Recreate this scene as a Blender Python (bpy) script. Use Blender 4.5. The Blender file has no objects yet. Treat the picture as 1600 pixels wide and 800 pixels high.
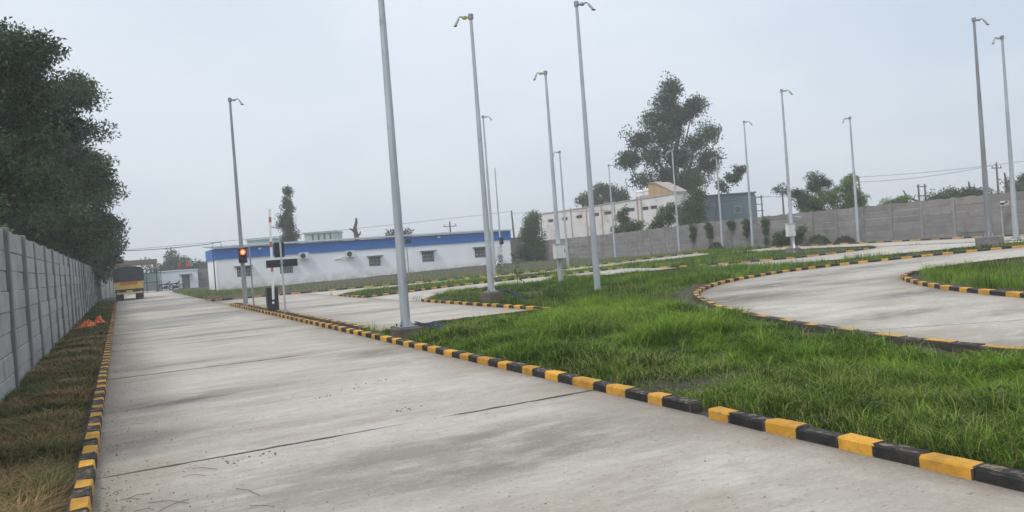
import bpy, math, random
import numpy as np
from mathutils import Matrix, Vector
R = math.radians
rnd = random.Random(7)
rng = np.random.default_rng(11)
scene = bpy.context.scene
col = scene.collection

# ------------------------------------------------------------------ camera
EYE = Vector((0, 0, 1.65)); YAW = R(27.10); PITCH = R(-0.43); ROLL = R(4.3)
fwd = Vector((math.sin(YAW)*math.cos(PITCH), math.cos(YAW)*math.cos(PITCH), math.sin(PITCH)))
rgt = Vector((math.cos(YAW), -math.sin(YAW), 0)); upv = rgt.cross(fwd)
r2 = rgt*math.cos(ROLL) - upv*math.sin(ROLL); u2 = upv*math.cos(ROLL) + rgt*math.sin(ROLL)
cd = bpy.data.cameras.new('camera'); cam = bpy.data.objects.new('camera', cd); col.objects.link(cam)
cd.sensor_width = 36; cd.lens = 27.0; cd.clip_start = 0.05; cd.clip_end = 6000
cam.matrix_world = Matrix(((r2.x, u2.x, -fwd.x, EYE.x), (r2.y, u2.y, -fwd.y, EYE.y), (r2.z, u2.z, -fwd.z, EYE.z), (0, 0, 0, 1)))
scene.camera = cam

# ------------------------------------------------------------------ world, sun, exposure
SUN_EL, SUN_AZ = R(52), R(-115)          # azimuth from +Y towards +X
w = bpy.data.worlds.new('World'); scene.world = w; w.use_nodes = True
nt = w.node_tree; nt.nodes.clear()
def N(t, **k):
    n = nt.nodes.new(t)
    for a, b in k.items(): setattr(n, a, b)
    return n
wo = N('ShaderNodeOutputWorld'); bg = N('ShaderNodeBackground'); sky = N('ShaderNodeTexSky')
sky.sky_type = 'NISHITA'; sky.sun_disc = False; sky.sun_elevation = SUN_EL; sky.sun_rotation = SUN_AZ
sky.air_density = 1.2; sky.dust_density = 5.0; sky.ozone_density = 1.5
tc = N('ShaderNodeTexCoord'); mp = N('ShaderNodeMapping'); mp.inputs['Scale'].default_value = (1.0, 1.0, 2.6)
nz = N('ShaderNodeTexNoise'); nz.inputs['Scale'].default_value = 1.5; nz.inputs['Detail'].default_value = 5; nz.inputs['Roughness'].default_value = .5
cr = N('ShaderNodeValToRGB')
cr.color_ramp.elements[0].position = .33; cr.color_ramp.elements[0].color = (6.2, 7.15, 8.45, 1)
cr.color_ramp.elements[1].position = .62; cr.color_ramp.elements[1].color = (8.2, 8.85, 9.6, 1)
mx = N('ShaderNodeMix', data_type='RGBA'); mx.inputs['Factor'].default_value = .82
bg.inputs['Strength'].default_value = .10
nt.links.new(tc.outputs['Generated'], mp.inputs['Vector']); nt.links.new(mp.outputs[0], nz.inputs['Vector'])
nt.links.new(nz.outputs['Fac'], cr.inputs['Fac'])
nt.links.new(sky.outputs[0], mx.inputs[6]); nt.links.new(cr.outputs[0], mx.inputs[7])
sx = N('ShaderNodeSeparateXYZ'); nt.links.new(tc.outputs['Generated'], sx.inputs[0])
el = N('ShaderNodeMapRange'); el.inputs[1].default_value = 0; el.inputs[2].default_value = 1; el.inputs[3].default_value = 1.0; el.inputs[4].default_value = 1.45   # an overcast sky is brighter overhead
nt.links.new(sx.outputs['Z'], el.inputs[0])
mu = N('ShaderNodeMix', data_type='RGBA', blend_type='MULTIPLY'); mu.inputs[0].default_value = 1
nt.links.new(mx.outputs[2], mu.inputs[6]); nt.links.new(el.outputs[0], mu.inputs[7])
nt.links.new(mu.outputs[2], bg.inputs['Color']); nt.links.new(bg.outputs[0], wo.inputs['Surface'])
sd = bpy.data.lights.new('sun', 'SUN'); sd.energy = 1.5; sd.angle = R(14); sd.color = (1, .965, .92)
sun = bpy.data.objects.new('sun', sd); col.objects.link(sun)
sdir = Vector((math.sin(SUN_AZ)*math.cos(SUN_EL), math.cos(SUN_AZ)*math.cos(SUN_EL), math.sin(SUN_EL)))
sun.rotation_euler = sdir.to_track_quat('Z', 'Y').to_euler(); sun.location = (0, 0, 40)
vs = scene.view_settings; vs.view_transform = 'Standard'; vs.look = 'None'; vs.gamma = 1; vs.exposure = 0
scene.cycles.use_denoising = True
scene.cycles.max_bounces = 6; scene.cycles.volume_bounces = 2; scene.cycles.transparent_max_bounces = 6

# ------------------------------------------------------------------ helpers
def tag(o, label=None, cat=None, group=None, kind=None):
    if label: o['label'] = label
    if cat: o['category'] = cat
    if group: o['group'] = group
    if kind: o['kind'] = kind
    return o
def empty(name, loc=(0, 0, 0), rz=0, label=None, cat=None, group=None):
    o = bpy.data.objects.new(name, None); col.objects.link(o); o.location = loc; o.rotation_euler.z = rz
    o.empty_display_size = .2
    return tag(o, label, cat, group)
class MB:
    def __init__(s): s.v = []; s.f = []
    def add(s, v, f):
        n = len(s.v); s.v += [tuple(p) for p in v]; s.f += [tuple(i+n for i in q) for q in f]; return s
    def box(s, a, b, bev=0):
        x0, y0, z0 = a; x1, y1, z1 = b
        if bev:
            c = bev
            xs = [x0, x0+c, x1-c, x1]; ys = [y0, y0+c, y1-c, y1]
            rings = []
            def ring(d, z):
                X0, X1, Y0, Y1 = x0+d, x1-d, y0+d, y1-d
                e = max(c-d, .0001)*.7
                return [(X0+e, Y0, z), (X1-e, Y0, z), (X1, Y0+e, z), (X1, Y1-e, z), (X1-e, Y1, z), (X0+e, Y1, z), (X0, Y1-e, z), (X0, Y0+e, z)]
            P = ring(c, z0)+ring(0, z0+c)+ring(0, z1-c)+ring(c, z1)
            F = [tuple(range(7, -1, -1)), tuple(range(24, 32))]
            for k in range(3):
                for i in range(8): F.append((k*8+i, k*8+(i+1) % 8, k*8+8+(i+1) % 8, k*8+8+i))
            return s.add(P, F)
        P = [(x0, y0, z0), (x1, y0, z0), (x1, y1, z0), (x0, y1, z0), (x0, y0, z1), (x1, y0, z1), (x1, y1, z1), (x0, y1, z1)]
        return s.add(P, [(3, 2, 1, 0), (4, 5, 6, 7), (0, 1, 5, 4), (1, 2, 6, 5), (2, 3, 7, 6), (3, 0, 4, 7)])
    def tube(s, pts, rad, n=8, cap=True):
        pts = [Vector(p) for p in pts]
        if not isinstance(rad, (list, tuple)): rad = [rad]*len(pts)
        P = []; F = []
        for i, p in enumerate(pts):
            d = (pts[min(i+1, len(pts)-1)] - pts[max(i-1, 0)]).normalized()
            a = d.cross(Vector((0, 0, 1)) if abs(d.z) < .95 else Vector((1, 0, 0))).normalized(); b = d.cross(a)
            for k in range(n):
                t = 2*math.pi*(k+.5)/n
                P.append(p + (a*math.cos(t) + b*math.sin(t))*rad[i])
        for i in range(len(pts)-1):
            for k in range(n): F.append((i*n+k, i*n+(k+1) % n, (i+1)*n+(k+1) % n, (i+1)*n+k))
        if cap: F += [tuple(range(n-1, -1, -1)), tuple(range((len(pts)-1)*n, len(pts)*n))]
        return s.add(P, F)
    def prism(s, prof, axis, a, b):
        # prof: 2-D outline, extruded along axis ('x': prof=(y,z); 'y': prof=(x,z))
        n = len(prof); P = []
        for t in (a, b):
            for (p, q) in prof: P.append((t, p, q) if axis == 'x' else (p, t, q))
        F = [tuple(range(n)), tuple(range(2*n-1, n-1, -1))]
        for i in range(n): F.append((i, n+i, n+(i+1) % n, (i+1) % n))
        return s.add(P, F)
    def mesh(s, name, mat, smooth=False, fix=True):
        m = bpy.data.meshes.new(name); m.from_pydata(s.v, [], s.f); m.update()
        if fix:
            import bmesh
            bm = bmesh.new(); bm.from_mesh(m); bmesh.ops.recalc_face_normals(bm, faces=bm.faces); bm.to_mesh(m); bm.free()
        if mat: m.materials.append(mat)
        if smooth:
            for p in m.polygons: p.use_smooth = True
        return m
    def build(s, name, mat, parent=None, smooth=False, loc=None, fix=True):
        return place(name, s.mesh(name, mat, smooth, fix), parent, loc)
def place(name, mesh, parent=None, loc=None, rz=0):
    o = bpy.data.objects.new(name, mesh); col.objects.link(o); o.parent = parent
    if loc is not None: o.location = loc
    o.rotation_euler.z = rz
    return o
def copy_tree(o, parent=None):
    c = o.copy(); col.objects.link(c); c.parent = parent
    for ch in o.children: copy_tree(ch, c)
    return c
def ss(a, b, x):
    t = np.clip((np.asarray(x, float)-a)/(b-a), 0, 1); return t*t*(3-2*t)
def zg(x, y):
    "lie of the land: the plot rises gently to the right-hand wall and in front of the office"
    return .42*ss(24, 42, x)*ss(66, 44, y) + .26*ss(14, 34, x)*ss(48, 62, y)*ss(43, 37, x)*ss(76, 72, y)
def vnoise(x, y, s, seed=0):
    "smooth value noise"
    x = np.asarray(x, float)/s; y = np.asarray(y, float)/s
    xi = np.floor(x).astype(int); yi = np.floor(y).astype(int); fx = x-xi; fy = y-yi
    fx = fx*fx*(3-2*fx); fy = fy*fy*(3-2*fy)
    def h(a, b):
        n = (a*374761393 + b*668265263 + seed*69069) & 0x7fffffff
        n = ((n ^ (n >> 13))*1274126177) & 0x7fffffff
        return ((n ^ (n >> 16)) & 0xffff)/65535.
    return (h(xi, yi)*(1-fx)+h(xi+1, yi)*fx)*(1-fy) + (h(xi, yi+1)*(1-fx)+h(xi+1, yi+1)*fx)*fy

# ------------------------------------------------------------------ materials
class NT:
    def __init__(s, name):
        s.m = bpy.data.materials.new(name); s.m.use_nodes = True; s.t = s.m.node_tree
        s.b = s.t.nodes['Principled BSDF']; s.out = s.t.nodes['Material Output']
        s.geo = s.n('ShaderNodeNewGeometry')
    def n(s, t, **k):
        q = s.t.nodes.new(t)
        for a, b in k.items(): setattr(q, a, b)
        return q
    def l(s, a, b): s.t.links.new(a, b)
    def noise(s, scale, detail=5, rough=.55, stretch=None, vec=None, off=(0, 0, 0)):
        v = vec or s.geo.outputs['Position']
        m = s.n('ShaderNodeMapping'); m.inputs['Scale'].default_value = stretch or (1, 1, 1); m.inputs['Location'].default_value = off
        s.l(v, m.inputs['Vector'])
        q = s.n('ShaderNodeTexNoise'); q.inputs['Scale'].default_value = scale; q.inputs['Detail'].default_value = detail; q.inputs['Roughness'].default_value = rough
        s.l(m.outputs[0], q.inputs['Vector']); return q.outputs['Fac']
    def ramp(s, fac, a, b, ca=0., cb=1.):
        q = s.n('ShaderNodeMapRange'); q.inputs[1].default_value = a; q.inputs[2].default_value = b; q.inputs[3].default_value = ca; q.inputs[4].default_value = cb
        s.l(fac, q.inputs[0]); return q.outputs[0]
    def mix(s, fac, a, b, mode='MIX'):
        q = s.n('ShaderNodeMix', data_type='RGBA', blend_type=mode)
        for i, x in ((0, fac), (6, a), (7, b)):
            if isinstance(x, (int, float)): q.inputs[i].default_value = x
            elif isinstance(x, tuple): q.inputs[i].default_value = (*x, 1) if len(x) == 3 else x
            else: s.l(x, q.inputs[i])
        return q.outputs[2]
    def math(s, op, a, b):
        q = s.n('ShaderNodeMath', operation=op)
        for i, x in ((0, a), (1, b)):
            if isinstance(x, (int, float)): q.inputs[i].default_value = x
            else: s.l(x, q.inputs[i])
        return q.outputs[0]
    def attr(s, name): return s.n('ShaderNodeAttribute', attribute_name=name).outputs['Fac']
    def rand(s): return s.n('ShaderNodeObjectInfo').outputs['Random']
    def bump(s, h, strength, dist=.02):
        q = s.n('ShaderNodeBump'); q.inputs['Strength'].default_value = strength; q.inputs['Distance'].default_value = dist
        s.l(h, q.inputs['Height']); s.l(q.outputs[0], s.b.inputs['Normal'])
    def color(s, c):
        if isinstance(c, tuple): s.b.inputs['Base Color'].default_value = (*c, 1)
        else: s.l(c, s.b.inputs['Base Color'])
    def done(s, rough=.8, metal=0., spec=None):
        s.b.inputs['Roughness'].default_value = rough; s.b.inputs['Metallic'].default_value = metal
        if spec is not None: s.b.inputs['Specular IOR Level'].default_value = spec
        return s.m
def pmat(name, c1, c2, scale=4, rough=.8, metal=0, bump=0, bscale=40, stretch=None, rv=0, dirt=None, dscale=2.5, dlo=.55, dhi=.75, spec=None):
    t = NT(name)
    c = t.mix(t.ramp(t.noise(scale, stretch=stretch), .3, .7), c1, c2)
    if dirt: c = t.mix(t.ramp(t.noise(dscale, 8, .65, off=(3, 7, 1)), dlo, dhi), c, dirt)
    if rv:
        c = t.mix(1., c, t.mix(t.rand(), (1-rv,)*3, (1+rv,)*3), 'MULTIPLY')
    t.color(c)
    if bump: t.bump(t.noise(bscale, 6, .7), bump)
    return t.done(rough, metal, spec)

M = {}
# concrete pavement: broomed across the road, dusty near the kerbs with contact shade painted in, stained in places
t = NT('pavement_concrete')
base = t.mix(t.ramp(t.noise(.45, 6, .6), .32, .68), (.465, .438, .395), (.57, .547, .505))
base = t.mix(t.ramp(t.noise(1.0, 7, .62, stretch=(.6, 1.3, 1)), .47, .66, 0, .7), base, (.655, .635, .595))
base = t.mix(t.ramp(t.noise(.55, 8, .66, stretch=(.5, 1.5, 1), off=(5, 2, 0)), .50, .63, 0, .72), base, (.335, .288, .232))
base = t.mix(t.ramp(t.noise(4, 7, .72, stretch=(.3, 2.2, 1)), .48, .74, 0, .4), base, (.30, .275, .24))
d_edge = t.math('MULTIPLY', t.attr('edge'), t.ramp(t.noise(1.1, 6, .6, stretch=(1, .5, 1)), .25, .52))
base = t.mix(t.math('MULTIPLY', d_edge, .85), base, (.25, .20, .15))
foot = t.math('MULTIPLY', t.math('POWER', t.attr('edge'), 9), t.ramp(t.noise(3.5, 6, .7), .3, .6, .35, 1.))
base = t.mix(t.math('MULTIPLY', foot, .8), base, (.10, .078, .058))  # contact shadow along the kerb foot, painted into the slab colour
st = t.math('MULTIPLY', t.attr('stain'), t.ramp(t.noise(2.0, 7, .65, stretch=(.6, 1.5, 1), off=(1, 4, 0)), .28, .55))
base = t.mix(t.math('MULTIPLY', st, 1.75), base, (.085, .07, .058))
base = t.mix(t.ramp(t.noise(9, 6, .75, stretch=(.7, 1.2, 1), off=(2, 8, 0)), .40, .72, 0, .45), base, (.27, .25, .225))
base = t.mix(t.ramp(t.noise(26, 4, .65, stretch=(.8, 1.2, 1)), .61, .68, 0, .75), base, (.13, .11, .095))
base = t.mix(t.ramp(t.noise(34, 3, .6, off=(9, 3, 0)), .55, .72, 0, .25), base, (.68, .66, .62))
base = t.mix(t.ramp(t.noise(75, 5, .8), .36, .70, 0, .45), base, (.30, .28, .25))
base = t.mix(1., base, t.mix(t.rand(), (.95, .92, .875), (1.07, 1.045, 1.0)), 'MULTIPLY')
t.color(base)
hgt = t.math('ADD', t.math('MULTIPLY', t.noise(26, 6, .7, stretch=(.2, 2.2, 1)), .4), t.noise(120, 4, .7))
t.bump(hgt, .6, .008)
M['pave'] = t.done(.86, spec=.3)
M['joint'] = pmat('joint_base', (.022, .018, .015), (.05, .04, .032), 6)
for sfx, dusty in (('', 0.), ('2', .34)):
    t = NT('kerb_yellow_paint'+('_faded' if sfx else ''))
    c = t.mix(t.ramp(t.noise(6, 5), .3, .7), (.62, .31, .035), (.74, .40, .05))
    c = t.mix(t.ramp(t.noise(17, 7, .7), .58, .67, 0, .85), c, (.27, .22, .16))
    c = t.mix(t.ramp(t.noise(3.0, 8, .72, off=(4, 1, 2)), .48-dusty*.4, .70-dusty*.3, 0, .7), c, (.20, .13, .06) if not sfx else (.30, .235, .15))
    c = t.mix(1., c, t.mix(t.rand(), (.75, .73, .72), (1.1, 1.1, 1.1)), 'MULTIPLY')
    t.color(c); t.bump(t.noise(60, 5, .7), .45, .012); M['ky'+sfx] = t.done(.75, spec=.3)
    t = NT('kerb_black_paint'+('_faded' if sfx else ''))
    c = t.mix(t.ramp(t.noise(6, 5), .3, .7), (.014, .014, .015), (.03, .029, .028))
    upn = t.n('ShaderNodeSeparateXYZ'); t.l(t.geo.outputs['True Normal'], upn.inputs[0])
    worn = t.math('MULTIPLY', t.ramp(upn.outputs['Z'], .6, .95, .06, 1.), t.ramp(t.noise(11, 7, .7), .50, .60, 0, .9))
    c = t.mix(worn, c, (.25, .20, .135))
    c = t.mix(t.ramp(t.noise(3.0, 8, .72, off=(1, 6, 2)), .58-dusty*.5, .80-dusty*.4, 0, .5), c, (.11, .095, .075))
    c = t.mix(1., c, t.mix(t.rand(), (.7, .7, .7), (1.25, 1.22, 1.2)), 'MULTIPLY')
    t.color(c); t.bump(t.noise(60, 5, .7), .45, .012); M['kb'+sfx] = t.done(.72, spec=.3)
M['kback'] = pmat('kerb_soiled_back', (.035, .03, .025), (.085, .072, .058), 5, .95, bump=.6, bscale=20)
# soil
t = NT('soil')
c = t.mix(t.ramp(t.noise(1.2, 7, .65), .3, .7), (.075, .062, .048), (.155, .132, .105))
c = t.mix(t.ramp(t.noise(.22, 6, .6), .45, .62, 0, .65), c, (.075, .085, .035))
c = t.mix(t.ramp(t.noise(14, 6, .7), .35, .7, 0, .5), c, (.05, .04, .03))
t.color(c); t.bump(t.noise(12, 8, .75), .9, .06); M['soil'] = t.done(.95, spec=.15)
M['pre_l'] = pmat('precast_concrete_grey', (.27, .268, .262), (.37, .368, .36), 1.4, .85, bump=.25, bscale=30, rv=.06, dirt=(.17, .172, .172), dscale=1.6, dlo=.5, dhi=.8, stretch=(1, 1, 1.5))
M['pil_l'] = pmat('precast_pillar_grey', (.16, .163, .167), (.225, .228, .23), 2, .85, bump=.25, rv=.08)
M['pre_r'] = pmat('precast_concrete_brownish', (.19, .178, .17), (.265, .25, .24), .9, .88, bump=.25, bscale=20, rv=.12, dirt=(.12, .108, .10), dscale=1.1, dlo=.5, dhi=.8, stretch=(1, 1, 2.2))
M['pil_r'] = pmat('precast_pillar_brownish', (.20, .19, .185), (.27, .26, .25), 2, .88, bump=.25, rv=.1)
M['galv'] = pmat('galvanised_steel', (.34, .37, .40), (.50, .53, .56), 6, .48, metal=.35, stretch=(1, 1, .12), rv=.08, dirt=(.27, .29, .31), dscale=3)
M['galv_d'] = pmat('weathered_galvanised_steel', (.20, .215, .23), (.31, .325, .34), 6, .5, metal=.4, stretch=(1, 1, .12), rv=.08)
M['found'] = pmat('rough_foundation_concrete', (.085, .068, .055), (.15, .125, .10), 3, .95, bump=.6, bscale=18, dirt=(.05, .042, .035))
M['found_g'] = pmat('grey_foundation_concrete', (.14, .13, .125), (.22, .205, .195), 3, .95, bump=.6, bscale=18, dirt=(.09, .08, .07))
M['white'] = pmat('whitewashed_plaster', (.70, .74, .82), (.78, .82, .89), .6, .85, dirt=(.60, .60, .60), dscale=.5, dlo=.55, dhi=.85, bump=.1)
t = NT('whitewashed_plaster_splashed')
sp = t.n('ShaderNodeSeparateXYZ'); t.l(t.geo.outputs['Position'], sp.inputs[0])
c = t.mix(t.ramp(t.noise(.5, 5), .3, .7), (.80, .825, .86), (.87, .89, .92))
splash = t.math('MULTIPLY', t.ramp(t.math('ADD', sp.outputs['Z'], t.ramp(t.noise(.6, 6, .7), 0, 1, -.6, .6)), 0., .9, 1, 0), t.ramp(t.noise(1.5, 6, .7), .35, .6))
c = t.mix(t.math('MULTIPLY', splash, .75), c, (.42, .34, .27))
c = t.mix(t.ramp(t.noise(2.2, 6, .7, stretch=(1, 1, .07), off=(2, 0, 5)), .54, .78, 0, .16), c, (.5, .48, .46))
t.color(c); M['office'] = t.done(.88, spec=.2)
M['blue'] = pmat('blue_painted_fascia', (.016, .13, .43), (.025, .165, .52), .8, .6, dirt=(.07, .14, .34), dscale=.7, stretch=(1, 1, .3))
M['roofsheet'] = pmat('metal_roof_sheet', (.16, .17, .18), (.24, .25, .26), 1, .5, metal=.3)
M['teal'] = pmat('green_window_frame', (.09, .14, .14), (.13, .19, .185), 4, .6)
M['glass'] = pmat('window_glass', (.05, .065, .075), (.09, .11, .12), .9, .12, spec=.6)
M['chajja'] = pmat('grey_green_sunshade', (.14, .18, .18), (.19, .23, .225), 3, .8)
M['wpaint'] = pmat('white_enamel', (.66, .68, .68), (.75, .77, .77), 3, .45, dirt=(.55, .54, .5))
M['cab_white'] = pmat('cream_cabinet_enamel', (.62, .63, .60), (.70, .71, .68), 2, .5, dirt=(.5, .48, .43))
M['black'] = pmat('black_enamel', (.012, .013, .016), (.022, .023, .027), 4, .45)
M['dark'] = pmat('dark_plastic', (.03, .033, .037), (.05, .053, .058), 5, .5)
M['red'] = pmat('red_reflective_band', (.42, .09, .06), (.50, .12, .08), 4, .5)
M['camgrey'] = pmat('camera_housing_grey', (.30, .32, .34), (.40, .42, .44), 4, .5)
M['camy'] = pmat('yellowish_bracket', (.42, .37, .12), (.52, .46, .16), 4, .6)
M['cream'] = pmat('stained_cream_plaster', (.62, .60, .565), (.72, .70, .665), .35, .9, dirt=(.36, .30, .26), dscale=.5, dlo=.5, dhi=.75, stretch=(1, 1, .35))
M['pil_c'] = pmat('brown_stained_downpipe', (.34, .28, .24), (.44, .38, .33), 1, .9)
M['tanbrick'] = pmat('tan_brick_tower', (.36, .25, .135), (.46, .33, .19), 1.5, .9)
M['tank'] = pmat('white_plastic_tank', (.62, .60, .57), (.72, .70, .67), 1, .6)
M['shed'] = pmat('blue_grey_metal_sheet', (.10, .165, .20), (.13, .20, .235), .4, .6, rv=.08, stretch=(1, 1, .2))
M['shed_d'] = pmat('dark_grey_metal_sheet', (.09, .11, .125), (.12, .14, .155), .5, .6)
M['palebld'] = pmat('pale_teal_cladding', (.30, .44, .42), (.38, .52, .50), .2, .8)
M['wood'] = pmat('weathered_pole', (.10, .095, .09), (.16, .15, .14), 5, .9, stretch=(1, 1, .1))
M['wire'] = pmat('wire_black', (.03, .03, .035), (.05, .05, .055), 2, .6)
M['bark'] = pmat('bark', (.075, .06, .048), (.14, .115, .095), 7, .95, bump=.8, bscale=14, stretch=(1, 1, .3))
M['tarp'] = pmat('dark_tarpaulin', (.018, .021, .03), (.035, .038, .05), 3, .6, bump=.4, bscale=6)
M['tyel'] = pmat('truck_yellow_paint', (.62, .43, .07), (.72, .52, .10), 3, .5, dirt=(.28, .2, .1), dscale=4)
M['tora'] = pmat('truck_orange_paint', (.50, .14, .015), (.60, .19, .025), 3, .5, dirt=(.35, .14, .03), dscale=5)
M['tcream'] = pmat('truck_pale_trim', (.50, .42, .20), (.60, .50, .26), 3, .5)
M['tyre'] = pmat('rubber_tyre', (.012, .012, .013), (.025, .025, .025), 6, .85)
M['rim'] = pmat('wheel_steel', (.2, .2, .2), (.3, .3, .3), 6, .5, metal=.4)
M['orange'] = pmat('orange_plastic_sheet', (.66, .15, .035), (.80, .23, .06), 5, .45, bump=.3, bscale=12)
M['bluepipe'] = pmat('blue_plastic_pipe', (.012, .03, .10), (.02, .05, .15), 5, .4)
M['brick'] = pmat('red_brick_piece', (.20, .075, .045), (.27, .10, .06), 6, .9, bump=.4)
M['gatep'] = pmat('grey_gate_sheet', (.30, .32, .34), (.38, .40, .42), 1, .6)
M['brownroof'] = pmat('brown_roof_edge', (.13, .10, .09), (.18, .14, .125), 1, .8)
M['flagr'] = pmat('red_cloth', (.6, .03, .04), (.7, .05, .06), 3, .8)
M['flagg'] = pmat('green_cloth', (.03, .35, .2), (.05, .42, .25), 3, .8)
M['pipe_w'] = pmat('white_conduit', (.66, .68, .68), (.74, .76, .76), 3, .5)
t = NT('red_lamp_lens'); t.color((.5, .03, .01)); t.b.inputs['Emission Color'].default_value = (1, .09, .02, 1); t.b.inputs['Emission Strength'].default_value = 2.2
M['lamp'] = t.done(.3)
t = NT('red_lamp_core'); t.color((.8, .3, .1)); t.b.inputs['Emission Color'].default_value = (1, .34, .12, 1); t.b.inputs['Emission Strength'].default_value = 3.2
M['lampc'] = t.done(.3)
def leafmat(name, a, b, trans=.25, rough=.55):
    "leaf colour runs from a to b with the tint each leaf carries"
    t = NT(name)
    at = t.attr('tint'); c = t.mix(at, a, b)
    t.color(c); t.b.inputs['Roughness'].default_value = rough; t.b.inputs['Specular IOR Level'].default_value = .25
    tr = t.n('ShaderNodeBsdfTranslucent'); t.l(c, tr.inputs['Color'])
    ms = t.n('ShaderNodeMixShader'); ms.inputs[0].default_value = trans
    t.l(t.b.outputs[0], ms.inputs[1]); t.l(tr.outputs[0], ms.inputs[2]); t.l(ms.outputs[0], t.out.inputs['Surface'])
    return t.m
M['leaf_dark'] = leafmat('dark_green_leaf', (.013, .030, .015), (.075, .128, .050), .2)
M['leaf_mid'] = leafmat('green_leaf', (.030, .062, .018), (.095, .155, .042))
M['leaf_lite'] = leafmat('light_green_leaf', (.06, .115, .025), (.15, .25, .055))
M['leaf_grey'] = leafmat('grey_green_leaf', (.018, .040, .018), (.072, .122, .046))
M['leaf_dry'] = leafmat('dry_brown_leaf', (.07, .055, .04), (.12, .09, .06))
t = NT('grass_blade')
at = t.attr('tint')
c1 = t.n('ShaderNodeValToRGB'); e = c1.color_ramp.elements
e[0].position = 0; e[0].color = (.032, .066, .009, 1); e[1].position = .86; e[1].color = (.25, .385, .042, 1)
q = e.new(.45); q.color = (.105, .205, .018, 1); q = e.new(1.); q.color = (.36, .30, .14, 1)
t.l(at, c1.inputs['Fac']); t.color(c1.outputs[0]); t.b.inputs['Roughness'].default_value = .65; t.b.inputs['Specular IOR Level'].default_value = .12
tr = t.n('ShaderNodeBsdfTranslucent'); t.l(c1.outputs[0], tr.inputs['Color']); ms = t.n('ShaderNodeMixShader'); ms.inputs[0].default_value = .3
t.l(t.b.outputs[0], ms.inputs[1]); t.l(tr.outputs[0], ms.inputs[2]); t.l(ms.outputs[0], t.out.inputs['Surface'])
M['grass'] = t.m
t = NT('dry_grass_blade')
c1 = t.n('ShaderNodeValToRGB'); e = c1.color_ramp.elements
e[0].position = 0; e[0].color = (.05, .095, .016, 1); e[1].position = 1; e[1].color = (.44, .30, .15, 1)
q = e.new(.4); q.color = (.14, .12, .04, 1); q = e.new(.7); q.color = (.25, .155, .075, 1)
t.l(t.attr('tint'), c1.inputs['Fac']); t.color(c1.outputs[0]); M['drygrass'] = t.done(.7, spec=.2)

# ------------------------------------------------------------------ layout of roads (metres, main road along +Y)
D_OUT = [(9.0, -3), (9.0, 1), (9.02, 3), (9.1, 5.0), (9.25, 6.45), (9.65, 8.0), (10.4, 10.2), (11.15, 11.9), (12.0, 13.5), (13.0, 15.0), (14.0, 16.4), (15.3, 17.7), (16.7, 18.8), (18.5, 19.9), (20.2, 20.6), (22.8, 21.5), (25.6, 21.8), (27.7, 21.2), (29.7, 20.3), (32.6, 18.4), (35.5, 16)]
D_IN = [(14.0, -3), (14.0, 1), (14.2, 4), (14.6, 7), (15.1, 8.5), (16.2, 10.5), (17.2, 11.9), (18.35, 13.2), (19.3, 14.1), (20.2, 14.8), (21.2, 15.3), (23.5, 15.8), (25.8, 15.8), (27.5, 15.4), (30, 13.8), (32.5, 11)]
C_FAR = [(9.72, 33.4), (10.8, 34.1), (12.1, 34.6), (13.5, 35.5), (15, 36.3), (17.2, 36.8), (19.2, 37.4), (23.5, 38), (27, 38.2)]
C_NEAR = [(9.72, 26.3), (10.3, 27.6), (11.9, 29.4), (13.6, 30.5), (15.5, 30.9), (18.2, 31.1), (22, 31.3), (24, 31.3), (26.5, 31.2)]
A_FAR = [(4.3, 78), (4.3, 60), (4.4, 48.5), (5.2, 46.6), (7, 46.5), (14, 46.3), (22, 46.3), (32, 45.6), (38, 44.2)]
A_NEAR = [(9.72, 38.2), (10.6, 39.8), (12.2, 41.0), (14.5, 41.4), (18, 41.5), (22, 41.6), (29, 41.4), (36, 39.6)]
E_FAR = [(26.4, 34), (27.5, 31.7), (29.2, 29.6), (30.6, 28.3), (32.5, 27.6), (35, 27.2), (36.3, 27.7), (36.6, 28.6), (36.5, 31), (36.4, 36)]
E_NEAR = [(26.5, 25.4), (28.5, 23.6), (30.5, 22.5), (33, 20.8), (36.4, 18.2)]
def poly_len(p): return sum(math.dist(p[i], p[i+1]) for i in range(len(p)-1))
def resample(p, n=None, step=None):
    p = [tuple(q) for q in p]; L = poly_len(p); n = n or max(2, int(round(L/step))+1)
    out = []; seg = 0; acc = 0
    for k in range(n):
        s = L*k/(n-1)
        while seg < len(p)-2 and s > acc+math.dist(p[seg], p[seg+1]): acc += math.dist(p[seg], p[seg+1]); seg += 1
        d = math.dist(p[seg], p[seg+1]); f = min(1, (s-acc)/d if d else 0)
        out.append((p[seg][0]+(p[seg+1][0]-p[seg][0])*f, p[seg][1]+(p[seg+1][1]-p[seg][1])*f))
    return out
def smooth(p, it=2):
    for _ in range(it):
        q = [p[0]]
        for i in range(len(p)-1):
            a, b = p[i], p[i+1]
            q += [(a[0]*.75+b[0]*.25, a[1]*.75+b[1]*.25), (a[0]*.25+b[0]*.75, a[1]*.25+b[1]*.75)]
        p = q+[p[-1]]
    return p
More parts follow.
